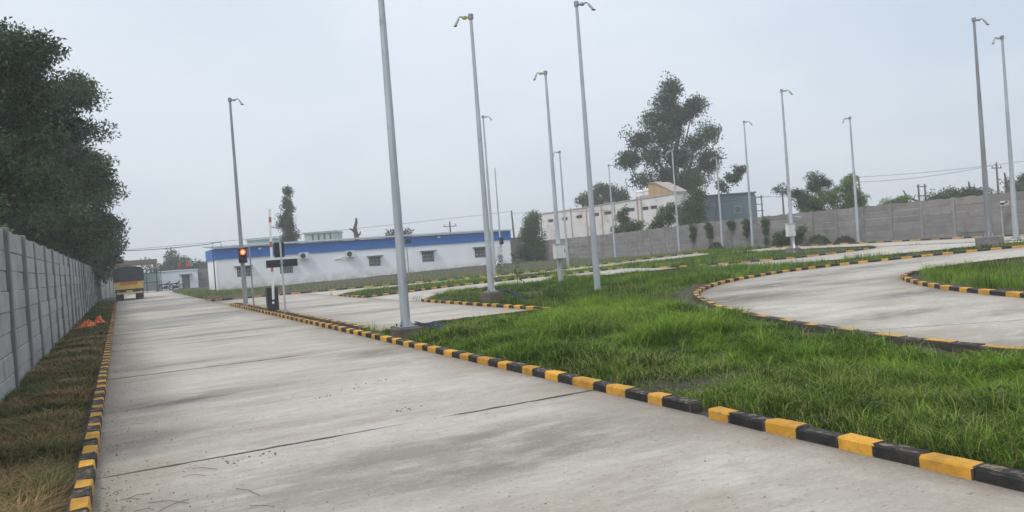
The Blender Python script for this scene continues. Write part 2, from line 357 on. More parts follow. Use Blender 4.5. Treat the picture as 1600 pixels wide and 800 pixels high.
STAINS = [(4.0, 13.2, .9, .5, .55), (3.3, 5.9, 1.3, .35, .45), (2.4, 5.4, 1.8, .4, .5), (.55, 10.7, .9, .28, .8), (1.0, 11.0, 1.3, .4, .5), (.2, 8.6, .8, .5, .45), (1.9, 6.0, 1.6, .35, .55), (2.9, 6.3, 1.2, .4, .4), (.6, 5.6, 1.2, .6, .4),
          (.3, 15.6, 1.8, .3, .5), (2.5, 22, 2.2, .4, .5), (1.2, 27, 2, .5, .5), (3.3, 33, 2, .6, .5), (2, 41, 3, 1, .45), (1.5, 52, 2.5, 2, .4), (7, 24, 2, .6, .45), (7.6, 30, 2, .8, .5), (6.5, 36, 2, 1, .4),
          (13.8, 14.6, 2.2, 1.0, .6), (17, 17.0, 2.6, .9, .6), (21, 18.6, 2.6, .9, .5), (12, 9.0, 1.6, .4, .5), (15.6, 11.2, 1.4, .5, .6), (18.5, 15.2, 1.6, .5, .5), (11, 6, 1.5, .3, .4), (25, 19.5, 3, .8, .5), (13, 7.6, 1.2, .25, .45)]
ROADS = []            # polygons for masks
def road(name, Lp, Rp, cuts, dz, label=None, step=.5, nx=10, jag=.026):
    "pavement as cast slabs between two edge lines, one slab object per bay, over a dark joint base"
    Ll = poly_len(Lp)
    n = max(2, int(max(Ll, poly_len(Rp))/step)+1)
    A = np.array(resample(Lp, n)); B = np.array(resample(Rp, n))
    ROADS.append(np.array(list(A)+list(B[::-1])))
    root_m = MB()
    P = []; F = []
    for i in range(n):
        for k in range(nx+1):
            q = A[i]+(B[i]-A[i])*k/nx; P.append((q[0], q[1], float(zg(q[0], q[1]))+dz-.006))
    for i in range(n-1):
        for k in range(nx): F.append((i*(nx+1)+k, i*(nx+1)+k+1, (i+1)*(nx+1)+k+1, (i+1)*(nx+1)+k))
    root = root_m.add(P, F).build(name, M['joint'], fix=True); tag(root, kind='structure')
    cuts = [0]+list(cuts)+[1]
    def edge(f):
        s = f*(n-1); i = min(int(s), n-2); g = s-i
        return A[i]*(1-g)+A[i+1]*g, B[i]*(1-g)+B[i+1]*g
    for c in range(len(cuts)-1):
        m = max(2, int((cuts[c+1]-cuts[c])*(n-1)))
        nxs = nx*(4 if name == 'main_road' and cuts[c]*Ll < 24 else 1)
        P = []; F = []; ed = []; stn = []
        L_tot = Ll
        for i in range(m+1):
            f = cuts[c]+(cuts[c+1]-cuts[c])*i/m
            a, b = edge(f); al, bl = edge(min(1, f+.002)); tng = (al-a) if f < .999 else (a-edge(f-.002)[0]); tng = tng/np.linalg.norm(tng)
            for k in range(nxs+1):
                q = a+(b-a)*k/nxs
                if (i == 0 and c > 0) or (i == m and c < len(cuts)-2):
                    # broken joint: open in places, closed and bridged by laitance in others
                    open_ = max(0., (vnoise(q[0]*1.0+q[1]*.4, cuts[c if i == 0 else c+1]*97, .8, 3)-.26)*4.0)
                    open_ = min(1, open_); g = .0015+jag*(1+max(0, q[1])/13 if name == 'main_road' else 1)*open_*rnd.uniform(.5, 1.1)
                    q = q+tng*(g if i == 0 else -g)
                P.append((q[0], q[1], float(zg(q[0], q[1]))+dz))
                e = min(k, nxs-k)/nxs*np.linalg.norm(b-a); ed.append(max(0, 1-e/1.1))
                s = 0
                for (sx, sy, rx, ry, am) in STAINS:
                    d2 = ((q[0]-sx)/rx)**2+((q[1]-sy)/ry)**2
                    if d2 < 9: s = max(s, am*math.exp(-d2))
                stn.append(s)
        W = nxs+1
        for i in range(m):
            for k in range(nxs): F.append((i*W+k, i*W+k+1, (i+1)*W+k+1, (i+1)*W+k))
        # skirts
        nb = len(P)
        border = [k for k in range(W)]+[i*W+nxs for i in range(1, m+1)]+[m*W+k for k in range(nxs-1, -1, -1)]+[i*W for i in range(m-1, 0, -1)]
        for j in border: P.append((P[j][0], P[j][1], P[j][2]-.06)); ed.append(ed[j]); stn.append(stn[j])
        for j in range(len(border)):
            j2 = (j+1) % len(border); F.append((border[j], nb+j, nb+j2, border[j2]))
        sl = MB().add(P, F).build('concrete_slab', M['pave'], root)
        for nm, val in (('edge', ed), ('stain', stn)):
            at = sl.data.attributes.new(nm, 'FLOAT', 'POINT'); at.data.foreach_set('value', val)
    return root
MAIN_L, MAIN_R = [(-.30, -6), (-.30, 84)], [(4.62, -6), (4.62, 84)]
my = [1.2, 7.28, 14.35, 19.85, 25.7, 31.5, 37.4, 43.5, 50, 57, 64, 71, 78]
road('main_road', MAIN_L, MAIN_R, [(y+6)/90 for y in my], .020, step=.5)
road('test_bay_pavement', [(5.15, 17.2), (5.15, 39.75)], [(9.69, 17.2), (9.69, 39.75)], [.14, .36, .60, .83], .028)
road('junction_pavement', [(4.62, 39.75), (4.62, 46.6)], [(9.69, 39.75), (9.69, 46.6)], [.5], .024)
road('curved_track', smooth(C_FAR), smooth(C_NEAR), [.2, .45, .7], .024)
road('far_track', [(9.69, 46.4)]+A_FAR[5:], A_NEAR, [.25, .5, .75], .028)
road('loop_track', smooth(D_OUT), smooth(D_IN), [.10, .25, .37, .52, .66, .80, .9], .020, nx=14)
road('cross_track', smooth(E_FAR[:8]), smooth(E_NEAR), [.3, .65], .024)
road('perimeter_road', [(36.6, 8), (36.6, 40)], [(40.9, 8), (40.9, 40)], [.2, .4, .6, .8], .032)
road('gate_apron', [(-1.0, 84), (.2, 106)], [(4.62, 84), (6.0, 106)], [.5], .020)
def in_roads(x, y):
    ins = np.zeros(x.shape, bool)
    for p in ROADS:
        c = np.zeros(x.shape, bool); j = len(p)-1
        for i in range(len(p)):
            xi, yi = p[i]; xj, yj = p[j]
            if yi != yj:
                c ^= ((yi > y) != (yj > y)) & (x < (xj-xi)*(y-yi)/(yj-yi)+xi)
            j = i
        ins |= c
    return ins
def dist_line(x, y, p):
    d = np.full(x.shape, 1e9)
    for i in range(len(p)-1):
        ax, ay = p[i]; bx, by = p[i+1]; L2 = (bx-ax)**2+(by-ay)**2+1e-12
        t = np.clip(((x-ax)*(bx-ax)+(y-ay)*(by-ay))/L2, 0, 1)
        d = np.minimum(d, np.hypot(x-ax-t*(bx-ax), y-ay-t*(by-ay)))
    return d

# ------------------------------------------------------------------ ground
def axis(fine0, fine1, step, far0, far1):
    a = list(np.arange(fine0, fine1+1e-6, step)); s = step
    x = fine1
    while x < far1: s *= 1.35; x += s; a.append(x)
    x = fine0; s = step; pre = []
    while x > far0: s *= 1.35; x -= s; pre.append(x)
    return np.array(pre[::-1]+a)
gx = axis(-4, 45, .4, -1500, 1500); gy = axis(-3, 76, .4, -1500, 1500)
X, Y = np.meshgrid(gx, gy)
rd = in_roads(X.ravel(), Y.ravel()).reshape(X.shape)
nb = rd.copy()
nb[1:] |= rd[:-1]; nb[:-1] |= rd[1:]; nb[:, 1:] |= rd[:, :-1]; nb[:, :-1] |= rd[:, 1:]
rough = (vnoise(X, Y, 1.7, 1)-.5)*.07+(vnoise(X, Y, .7, 2)-.5)*.05+.05
inside = (X > -3) & (X < 44) & (Y > -3) & (Y < 76)
Zg = zg(X, Y)+np.where(rd, -.06, np.where(nb, .0, np.where(inside, rough, (vnoise(X, Y, 9, 5)-.5)*.1)))
nyy, nxx = X.shape
verts = np.stack([X.ravel(), Y.ravel(), Zg.ravel()], 1)
ii = np.arange(nyy*nxx).reshape(nyy, nxx)
quads = np.stack([ii[:-1, :-1], ii[:-1, 1:], ii[1:, 1:], ii[1:, :-1]], -1).reshape(-1, 4)
gm = bpy.data.meshes.new('ground'); gm.from_pydata(verts.tolist(), [], quads.tolist()); gm.materials.append(M['soil'])
for p in gm.polygons: p.use_smooth = True
tag(place('ground', gm), kind='structure')

# ------------------------------------------------------------------ kerbs
def kerb_mesh(L, W, H, mat, seed, back):
    r = random.Random(seed); j = lambda a=.006: r.uniform(-a, a)
    m = MB().box((0, -W/2, -.10), (L-.004, W/2, H), .014)
    m.v = [(x+j(.004), y+j(), z+(j(.006) if z > 0 else 0)) for x, y, z in m.v]
    me = m.mesh('kerb_block', mat); me.materials.append(M['kback'])
    for p in me.polygons:
        if p.normal.y*back > .45 or abs(p.normal.x) > .45: p.material_index = 1            # the side against the soil was never painted
    return me
KM = {}
def kerb(label, line, bl=.34, W=.155, H=.088, group='yellow and black painted kerbs', sm=True, first=0, back=1, faded=False):
    line = smooth(line) if sm and len(line) > 2 else line
    n = max(2, int(round(poly_len(line)/bl))+1)
    pts = resample(line, n); bl = poly_len(line)/(n-1)
    key = (round(bl, 3), back, faded, W)
    root = empty('kerb', (pts[0][0], pts[0][1], float(zg(*pts[0]))), 0, label, 'kerb', group)
    bx, by, bz = root.location
    for c in (0, 1):
        for k in range(3):
            if (key, c, k) not in KM: KM[key, c, k] = kerb_mesh(bl, W, H, M[('ky' if c == 0 else 'kb')+('2' if faded else '')], k+10*c, back)
    fine = resample(line, (n-1)*10+1); cut = [0]+[i*10+rnd.choice((-2, -1, -1, 0, 0, 0, 1, 1, 2)) for i in range(1, n-1)]+[(n-1)*10]
    for i in range(n-1):
        a, b = fine[cut[i]], fine[cut[i+1]]
        o = place('kerb_block', KM[key, (i+first) % 2, rnd.randrange(3)], root,
                  (a[0]-bx, a[1]-by, float(zg(*a))+.02-bz+rnd.uniform(-.008, .006)), math.atan2(b[1]-a[1], b[0]-a[0])+rnd.uniform(-.015, .015))
        o.scale.x = math.dist(a, b)/bl*rnd.choice((1, 1, 1, .985))
off = lambda p, d: [(x+d, y) for x, y in p]
def offset(p, d):
    p = smooth(p); q = []
    for i in range(len(p)):
        a = Vector(p[max(i-1, 0)]); b = Vector(p[min(i+1, len(p)-1)]); t = (b-a).normalized()
        q.append((p[i][0]-t.y*d, p[i][1]+t.x*d))
    return q
kerb('straight yellow and black kerb along the left verge below the grey precast wall', [(-.362, -1.5), (-.362, 62)], sm=False, W=.135)
kerb('nearest kerb section in the bottom right corner, in front of the broken gap', [(4.655, 5.35), (4.685, -1.4)], sm=False, first=0)
kerb('long straight kerb on the right edge of the main road, running back to the barrier', [(4.71, 5.66), (4.71, 39.35)], sm=False, first=1, back=-1)
kerb('back kerb of the narrow strip that carries the barrier and sign post', [(5.06, 17.6), (5.06, 39.3), (4.98, 39.5), (4.84, 39.52)], bl=.36, back=1)
kerb('short kerb behind the nearest tall pole, closing the near end of the test bay', [(5.5, 17.1), (9.7, 17.1)], bl=.36, sm=False, back=-1)
kerb('kerb along the right side of the test bay, passing the pole on a brown block', [(9.78, 17.2), (9.78, 26.2), (9.86, 26.7)], bl=.36, back=-1)
kerb('curved kerb bordering the grass field along the curving track', offset(C_NEAR, -.09), bl=.42, back=-1, faded=True)
kerb('kerb of the weedy strip beyond the curving track', [(9.66, 38.1), (9.63, 33.4)]+offset(C_FAR, .09), bl=.42, faded=True)
kerb('kerb at the rear of the weedy strip beyond the curving track', offset(A_NEAR, -.09), bl=.5, back=-1, faded=True)
kerb('far kerb edging the soil in front of the white and blue office', offset(A_FAR[2:], .09), bl=.55, faded=True)
kerb('outer kerb of the loop track, sweeping round the grass field on the right', offset(D_OUT, .09), bl=.45)
kerb('inner kerb round the grass island in the loop track at right', offset(D_IN, -.09), bl=.42, back=-1)
kerb('far kerb of the cross track beside the pole with white cabinet', offset(E_FAR, .09), bl=.55, faded=True)
kerb('near kerb of the cross track, in front of the pole on a square concrete block', offset(E_NEAR, -.09), bl=.55, back=-1)
kerb('kerb at the foot of the right-hand precast wall', [(41.0, 8), (41.0, 40)], bl=.6, sm=False, back=-1, faded=True)

# ------------------------------------------------------------------ precast walls
def precast_wall(label, p0, dirv, bays, bay, rows, H, mp_, ml, wavy, zf=None, skew=.012):
    "pillars with stacked panels; dirv is the unit direction along the wall"
    root = empty('boundary_wall', (p0[0], p0[1], 0), math.atan2(dirv[1], dirv[0]), label, 'wall', 'precast concrete boundary walls')
    pw, pt = .17, .15
    r = random.Random(hash(label) & 255)
    pm = MB().box((-pw/2, -pt/2, -.4), (pw/2, pt/2, H+.05), .012).mesh('pillar', ml)
    rh = H/rows
    pls = [MB().box((pw/2-.03, -.028, .004), (bay-pw/2+.03, .028, rh-.004), .01).mesh('panel', mp_)]
    tops = []
    for k in range(4):
        m = MB(); nseg = 10; P = []; F = []
        for i in range(nseg+1):
            x = pw/2-.03+(bay-pw+.06)*i/nseg
            z = rh + wavy*(math.sin(i*.95+k*1.7)*.5+math.sin(i*2.1+k)*.3) + (0.02 if wavy else 0)
            P += [(x, -.028, .004), (x, .028, .004), (x, .028, z), (x, -.028, z)]
        for i in range(nseg):
            for a in range(4): F.append((i*4+a, i*4+(a+1) % 4, i*4+4+(a+1) % 4, i*4+4+a))
        F += [(0, 3, 2, 1), (nseg*4, nseg*4+1, nseg*4+2, nseg*4+3)]
        tops.append(m.add(P, F).mesh('panel', mp_))
    for b in range(bays+1):
        wx, wy = p0[0]+dirv[0]*b*bay, p0[1]+dirv[1]*b*bay
        z0 = zf(wx, wy) if zf else 0.
        o = place('pillar', pm, root, (b*bay, 0, z0+r.uniform(-.02, .02))); o.rotation_euler = (r.uniform(-skew, skew), r.uniform(-skew, skew), 0)
        if b == bays: break
        for k in range(rows):
            me = tops[r.randrange(4)] if k == rows-1 else pls[0]
            o = place('panel', me, root, (b*bay, r.uniform(-.012, .012), z0+k*rh)); o.rotation_euler = (r.uniform(-.012, .012), 0, r.uniform(-.004, .004))
    return root
precast_wall('tall grey precast panel wall running along the left verge under the trees', (-1.6, 7.2), (0, 1), 30, 2.4, 8, 2.56, M['pre_l'], M['pil_l'], .02)
precast_wall('short grey precast wall stretch closing the verge beyond the truck', (-1.6, 79.5), (.14, .9902), 5, 2.3, 8, 2.4, M['pre_l'], M['pil_l'], .02)
precast_wall('long brownish grey precast wall behind the poles on the right', (43.0, 80.8), (0, -1), 37, 2.04, 6, 2.42, M['pre_r'], M['pil_r'], .05, lambda x, y: float(.05+.26*ss(68, 44, y)))
precast_wall('short precast wall between the small white house and the office corner', (8.5, 99.5), (1, 0), 6, 2.05, 6, 2.2, M['pre_r'], M['pil_r'], .03)

# ------------------------------------------------------------------ buildings
def facade(m, u0, u1, z0, z1, v, openings, depth, flip=1):
    "wall face in the u-z plane at v with real openings and reveals; returns nothing, fills m with (u,v,z)"
    us = sorted({u0, u1, *[q for o in openings for q in o[:2]]}); zs = sorted({z0, z1, *[q for o in openings for q in o[2:]]})
    for i in range(len(us)-1):
        for k in range(len(zs)-1):
            a, b, c, d = us[i], us[i+1], zs[k], zs[k+1]
            if any(o[0] <= a and b <= o[1] and o[2] <= c and d <= o[3] for o in openings): continue
            m.add([(a, v, c), (b, v, c), (b, v, d), (a, v, d)], [(0, 1, 2, 3)])
    for (a, b, c, d) in openings:
        w_ = v+depth
        m.add([(a, v, c), (b, v, c), (b, v, d), (a, v, d), (a, w_, c), (b, w_, c), (b, w_, d), (a, w_, d)], [(0, 4, 5, 1), (1, 5, 6, 2), (2, 6, 7, 3), (3, 7, 4, 0)])
def rest_of_box(m, u0, u1, z0, z1, v0, v1):
    m.add([(u0, v0, z0), (u1, v0, z0), (u1, v1, z0), (u0, v1, z0), (u0, v0, z1), (u1, v0, z1), (u1, v1, z1), (u0, v1, z1)], [(1, 2, 6, 5), (2, 3, 7, 6), (3, 0, 4, 7), (4, 5, 6, 7)])
# the office: x 7.6..36.5, facade at y = 71.5
off_root = empty('office_building', (7.6, 71.5, 0), 0, 'long low white office with a blue band under its roof', 'building')
OW = 28.9
wins = [(1.65, 2.8, 1.1, 1.95), (5.35, 6.5, 1.1, 1.95), (13.65, 14.8, 1.12, 2.0), (19.05, 20.3, 1.12, 2.12), (24.75, 26.05, 1.15, 2.12)]
m = MB(); facade(m, 0, OW, -.3, 3.35, 0, wins, .18); rest_of_box(m, 0, OW, -.3, 3.35, 0, 7.5)
m.build('wall', M['office'], off_root, fix=False)
fm = MB()
fm.box((-.12, -.10, 2.78), (OW+.08, -.004, 3.72), .01); fm.box((-.12, -.004, 2.78), (-.004, 7.6, 3.72)); fm.box((OW+.004, -.004, 2.78), (OW+.10, 7.6, 3.72))
fas = fm.build('fascia', M['blue'], off_root)
rm = MB()
rm.prism([(-.35, 3.74), (7.9, 4.15), (7.9, 4.20), (-.35, 3.80)], 'x', -.3, OW+.35)
for k in range(58): rm.box((-.28+k*.508, -.34, 3.795), (-.22+k*.508, -.30, 3.83))
rm.build('roof', M['roofsheet'], off_root)
for (a, b, c, d) in wins:
    f = MB(); e = .05
    f.box((a+.01, .06, c+.01), (a+e, .11, d-.01)); f.box((b-e, .06, c+.01), (b-.01, .11, d-.01)); f.box((a+e, .06, d-e), (b-e, .11, d-.01)); f.box((a+e, .06, c+.01), (b-e, .11, c+e))
    f.box(((a+b)/2-.025, .06, c+e), ((a+b)/2+.025, .11, d-e))
    wo_ = f.build('window', M['teal'], off_root)
    MB().box((a+e, .12, c+e), ((a+b)/2-.03, .135, d-e)).build('pane', M['glass'], wo_)
    MB().box(((a+b)/2+.03, .12, c+e), (b-e, .135, d-e)).build('pane', M['glass'], wo_)
    g = MB()
    for k in range(1, 8): x = a+(b-a)*k/8; g.box((x-.009, .02, c+.012), (x+.009, .035, d-.012))
    for k in (1, 2): z = c+(d-c)*k/3; g.box((a+.012, .036, z-.009), (b-.012, .045, z+.009))
    g.build('grille', M['wpaint'], wo_)
    MB().box((a-.2, -.42, d+.05), (b+.2, -.003, d+.13), .012).build('sunshade', M['chajja'], wo_)
for x in (3.7, 20.9):
    MB().box((x-.14, -.24, 3.42), (x+.14, -.103, 3.56), .02).build('flood_lamp', M['wpaint'], off_root)
pm_ = MB(); pm_.tube([(-.22, -.08, 0), (-.22, -.08, 2.6)], .05); pm_.tube([(-.22, -.08, 2.6), (-.22, .15, 3.6)], .05); pm_.build('downpipe', M['dark'], off_root)
cm = MB(); cm.tube([(-.2, 0, 3.8), (-.2, 0, 4.25), (.5, 0, 4.25), (.5, 0, 3.8)], .03); cm.build('roof_bracket', M['dark'], off_root)
def ac_unit(x, z, label):
    r = empty('air_conditioner', (x, 71.5, z), 0, label, 'air conditioner', 'outdoor units on the office wall')
    MB().box((-.42, -.46, 0), (.42, -.14, .58), .02).build('casing', M['cab_white'], r)
    f = MB()
    for rr in (.09, .16, .23):
        f.tube([(-.1+rr*math.cos(k*math.pi/10), -.468, .29+rr*math.sin(k*math.pi/10)) for k in range(21)], .012, 5)
    f.build('fan_grille', M['dark'], r)
    MB().tube([(-.1, -.462, .29), (-.1, -.463, .29)], .22, 20).build('fan_opening', M['dark'], r)
    for s in (-.32, .32):
        b = MB(); b.box((s-.02, -.5, -.05), (s+.02, -.01, -.005)); b.tube([(s, -.46, -.04), (s, -.015, -.36)], .014, 5); b.build('bracket', M['wpaint'], r)
    p = MB(); p.tube([(-.42, -.25, .1), (-.75, -.12, .02), (-1.0, -.06, -.1), (-1.45, -.03, -.12)], .045, 7); p.build('pipe', M['cab_white'], r)
ac_unit(15.1, 2.28, 'white air conditioner unit on the office wall above the black display board')
ac_unit(19.4, 2.15, 'white air conditioner unit alone in mid office wall, left of three windows')

# small white house by the gate, x 4.2..8.3, facade y = 98
h = empty('small_house', (4.2, 98, 0), 0, 'small white flat roofed house with a dark doorway beside the gate', 'building')
m = MB(); dr = [(2.3, 3.15, .0, 1.62)]; facade(m, 0, 4.05, -.2, 2.15, 0, dr, .2); rest_of_box(m, 0, 4.05, -.2, 2.15, 0, 3.5); m.build('wall', M['white'], h, fix=False)
MB().box((-.08, -.1, 2.153), (4.13, 3.6, 2.26), .015).build('roof', M['white'], h)
d_ = MB().box((2.31, .14, .0), (3.14, .19, 1.61)).build('door', M['teal'], h)
MB().box((3.02, .10, .8), (3.06, .137, .92)).build('handle', M['dark'], d_)
MB().box((2.05, -.45, 1.66), (3.4, -.003, 1.75), .015).build('sunshade', M['chajja'], h)
for k, (x, mt, nm) in enumerate(((6.2, 'flagr', 'leftmost small red flag on the roof of the small white house'), (7.05, 'flagr', 'wider red flag in the middle of the roof of the small white house'), (7.5, 'flagg', 'small green flag on the roof of the small white house'))):
    f = empty('flag', (x, 98.2, 2.26), 0, nm, 'flag', 'flags on the small house')
    MB().tube([(0, 0, 0), (0, 0, .85)], .02, 6).build('staff', M['wood'], f)
    wv = MB(); n = 6; wd = (.28, .5, .3)[k]
    P = []; F = []
    for i in range(n+1):
        y = .03*math.sin(i*1.4)
        P += [(.02+wd*i/n, y-.006, .35), (.02+wd*i/n, y-.006, .82), (.02+wd*i/n, y+.006, .82), (.02+wd*i/n, y+.006, .35)]
    for i in range(n):
        for a in range(4): F.append((i*4+a, i*4+(a+1) % 4, i*4+4+(a+1) % 4, i*4+4+a))
    wv.add(P, F).build('cloth', M[mt], f)
# gate canopy and gate
g = empty('gate_canopy', (0, 92, 0), 0, 'flat brown edged canopy on thin posts over the entrance behind the truck', 'canopy')
MB().box((-2.2, 0, 3.14), (3.75, 5, 3.62), .02).build('roof', M['brownroof'], g)
for x, y in ((3.6, .12), (-2.0, .12), (3.6, 4.8), (-2.0, 4.8)): MB().tube([(x, y, -.1), (x, y, 3.14)], .07, 8).build('post', M['dark'], g)
g = empty('entrance_gate', (2.2, 96.0, 0), 0, 'grey sheet metal gate in a dark frame left of the small white house', 'gate')
for k in range(3):
    x = -2.4+k*1.45
    p = MB().box((x+.03, -.02, .12), (x+1.40, .02, 1.05), .01).build('panel', M['gatep'], g)
    p2 = MB().box((x+.03, -.02, 1.12), (x+1.40, .02, 2.1), .01).build('panel', M['palebld'], g)
    MB().box((x-.03, -.05, -.05), (x+.025, .05, 2.4), .01).build('frame_post', M['dark'], g)
MB().box((-2.43, -.045, 2.105), (1.98, .045, 2.18)).build('frame_rail', M['dark'], g)
MB().box((-2.4, -.04, 1.055), (1.98, .04, 1.115)).build('frame_rail', M['dark'], g)
MB().box((1.96, -.05, -.05), (2.03, .05, 2.4)).build('frame_post', M['dark'], g)

# cream warehouse beyond the right wall, facade x = 52, y 63.2 .. 92.2
wh = empty('warehouse', (52, 92.2, 0), R(-90), 'stained cream warehouse with narrow slit windows beyond the right wall', 'building')
wl = 29.0
def Wy(y): return 92.2-y
slits = [(Wy(y)-.75, Wy(y)+.75, 5.0, 5.42) for y in (89.5, 85.8, 82.3, 78.5, 75.9, 71.3)]+[(Wy(68.6)-.62, Wy(68.6)+.62, 4.95, 5.33), (Wy(67.1)-.62, Wy(67.1)+.62, 4.95, 5.33)]
m = MB(); facade(m, 0, wl, -.3, 6.2, 0, slits, .25); rest_of_box(m, 0, wl, -.3, 6.2, 0, 2.7); m.build('wall', M['cream'], wh, fix=False)
MB().box((-.06, -.07, 6.203), (wl+.06, 2.76, 6.34), .015).build('parapet', M['pil_c'], wh)
for (a, b, c, d) in slits:
    w_ = MB().box((a+.004, .2, c+.004), (b-.004, .24, d-.004)).build('window', M['glass'], wh)
    MB().box(((a+b)/2-.025, .16, c+.006), ((a+b)/2+.025, .196, d-.006)).build('frame', M['dark'], w_)
for y in (92.0, 84.1, 80.5, 77.1, 74.4, 69.9, 69.2): MB().box((Wy(y)-.09, -.10, -.2), (Wy(y)+.09, -.004, 6.5 if y < 70 or y > 84 else 6.19)).build('downpipe', M['pil_c'], wh)
tw = empty('stair_tower', (52.7, 68.6, 6.35), R(-90), 'tan brick lean-to tower on the warehouse roof under the big tree', 'tower')
q = MB(); q.prism([(-.1, 0), (4.1, 0), (4.1, .18), (1.3, 1.42), (-.1, 1.55)], 'y', 0, 1.7); q.build('brickwork', M['tanbrick'], tw)
q = MB(); q.prism([(-.2, 1.56), (1.3, 1.44), (4.25, .17), (4.25, .23), (1.32, 1.51), (-.2, 1.63)], 'y', -.12, 1.82); q.build('coping', M['pil_c'], tw)
for y, lb in ((71.0, 'left white water tank on the cream warehouse roof'), (69.35, 'right white water tank beside the tan tower on the warehouse roof')):
    tk = empty('water_tank', (53.3, y, 6.34), 0, lb, 'water tank', 'tanks on the warehouse roof')
    b = MB(); zz = [0, .02, .25, .27, .5, .52, .75, .77, .9, 1.02, 1.08]; rr = [.5, .55, .55, .57, .57, .55, .55, .57, .5, .28, .24]
    b.tube([(0, 0, z) for z in zz], rr, 20); b.build('body', M['tank'], tk, smooth=True)
    MB().tube([(0, 0, 1.08), (0, 0, 1.15)], .25, 16).build('lid', M['dark'], tk)

# blue grey shed
sh = empty('metal_shed', (66.9, 78.2, 0), math.atan2(74.4-78.2, 74.2-66.9), 'blue grey corrugated metal shed behind the wall, right of the big tree', 'shed')
MB().box((0, .06, -.2), (8.2, 8, 6.7)).build('wall', M['shed_d'], sh)
for k in range(10): MB().box((k*.82+.01, 0, -.1), (k*.82+.81, .055, 6.65), .01).build('cladding_panel', M['shed'], sh)
MB().box((-.15, -.2, 6.705), (8.35, 8.2, 6.9), .02).build('roof', M['shed_d'], sh)
w_ = MB().box((5.4, -.05, 4.3), (6.3, -.003, 5.2), .01).build('window', M['palebld'], sh)
MB().box((5.48, -.07, 4.38), (6.22, -.053, 5.12)).build('pane', M['glass'], w_)

# pale sheds far behind the office
for k, (x, y, wd, hh, lb) in enumerate(((24.2, 168, 5.5, 8.1, 'pale green far shed left of the tall thin tree'), (35.0, 163, 6.2, 8.6, 'pale green far shed with dark posts right of the tall thin tree'))):
    s = empty('far_shed', (x, y, 0), R(-27), lb, 'shed', 'pale sheds behind the office')
    MB().box((0, 0, -.2), (wd, 8, hh-.4)).build('wall', M['palebld'], s)
    MB().box((-.2, -.3, hh-.395), (wd+.2, 8.3, hh), .03).build('roof', M['palebld'], s)
    for j in range(4 if k else 2): MB().box((wd*(.25+.2*j), -.12, 3), (wd*(.25+.2*j)+.35, -.004, hh-.45)).build('post', M['dark' if k else 'palebld'], s)

# grey plaster wall between office and precast wall
bw = empty('plaster_wall', (36.7, 78.6, 0), 0, 'plain pale grey wall between the office end and the tree', 'wall')
MB().box((0, 0, -.2), (6.1, .2, 3.0), .015).build('plaster_panel', M['pil_r'], bw)
MB().box((-.02, -.04, 3.003), (6.12, .24, 3.08), .01).build('coping', M['pil_r'], bw)

# ------------------------------------------------------------------ poles
def bullet_cam(par, z, side, az, tilt=38, yellow=True):
    "arm from the pole head with a bracket block and a camera hanging down"
    a = Vector((math.cos(az), math.sin(az), 0))*side
    A = MB(); A.tube([Vector((0, 0, z-.06)), a*.18+Vector((0, 0, z-.03)), a*.36+Vector((0, 0, z+.0))], .024, 6)
    arm = A.build('arm', M['galv_d'], par)
    c = a*.19+Vector((0, 0, z-.05)); B = MB(); B.box(c-Vector((.07, .07, .035)), c+Vector((.07, .07, .05)), .015); B.build('bracket', M['camy' if yellow else 'camgrey'], arm)
    MB().tube([(0, 0, z-.10), (0, 0, z+.06)], .085, 8).build('cap', M['galv_d'], par)
    d = (a*math.cos(R(90-tilt))*.9+Vector((0, -.25, 0))-Vector((0, 0, math.sin(R(70))))).normalized()
    s = a*.36+Vector((0, 0, z+.0))
    C_ = MB(); C_.tube([s, s+d*.10], .02, 6); C_.tube([s+d*.08, s+d*.34], [.042, .042], 10); co = C_.build('camera', M['camgrey'], par)
    V = MB(); V.box(s+d*.32-Vector((.055, .055, .04)), s+d*.36+Vector((.055, .055, .02)), .01); V.build('hood', M['dark'], co)
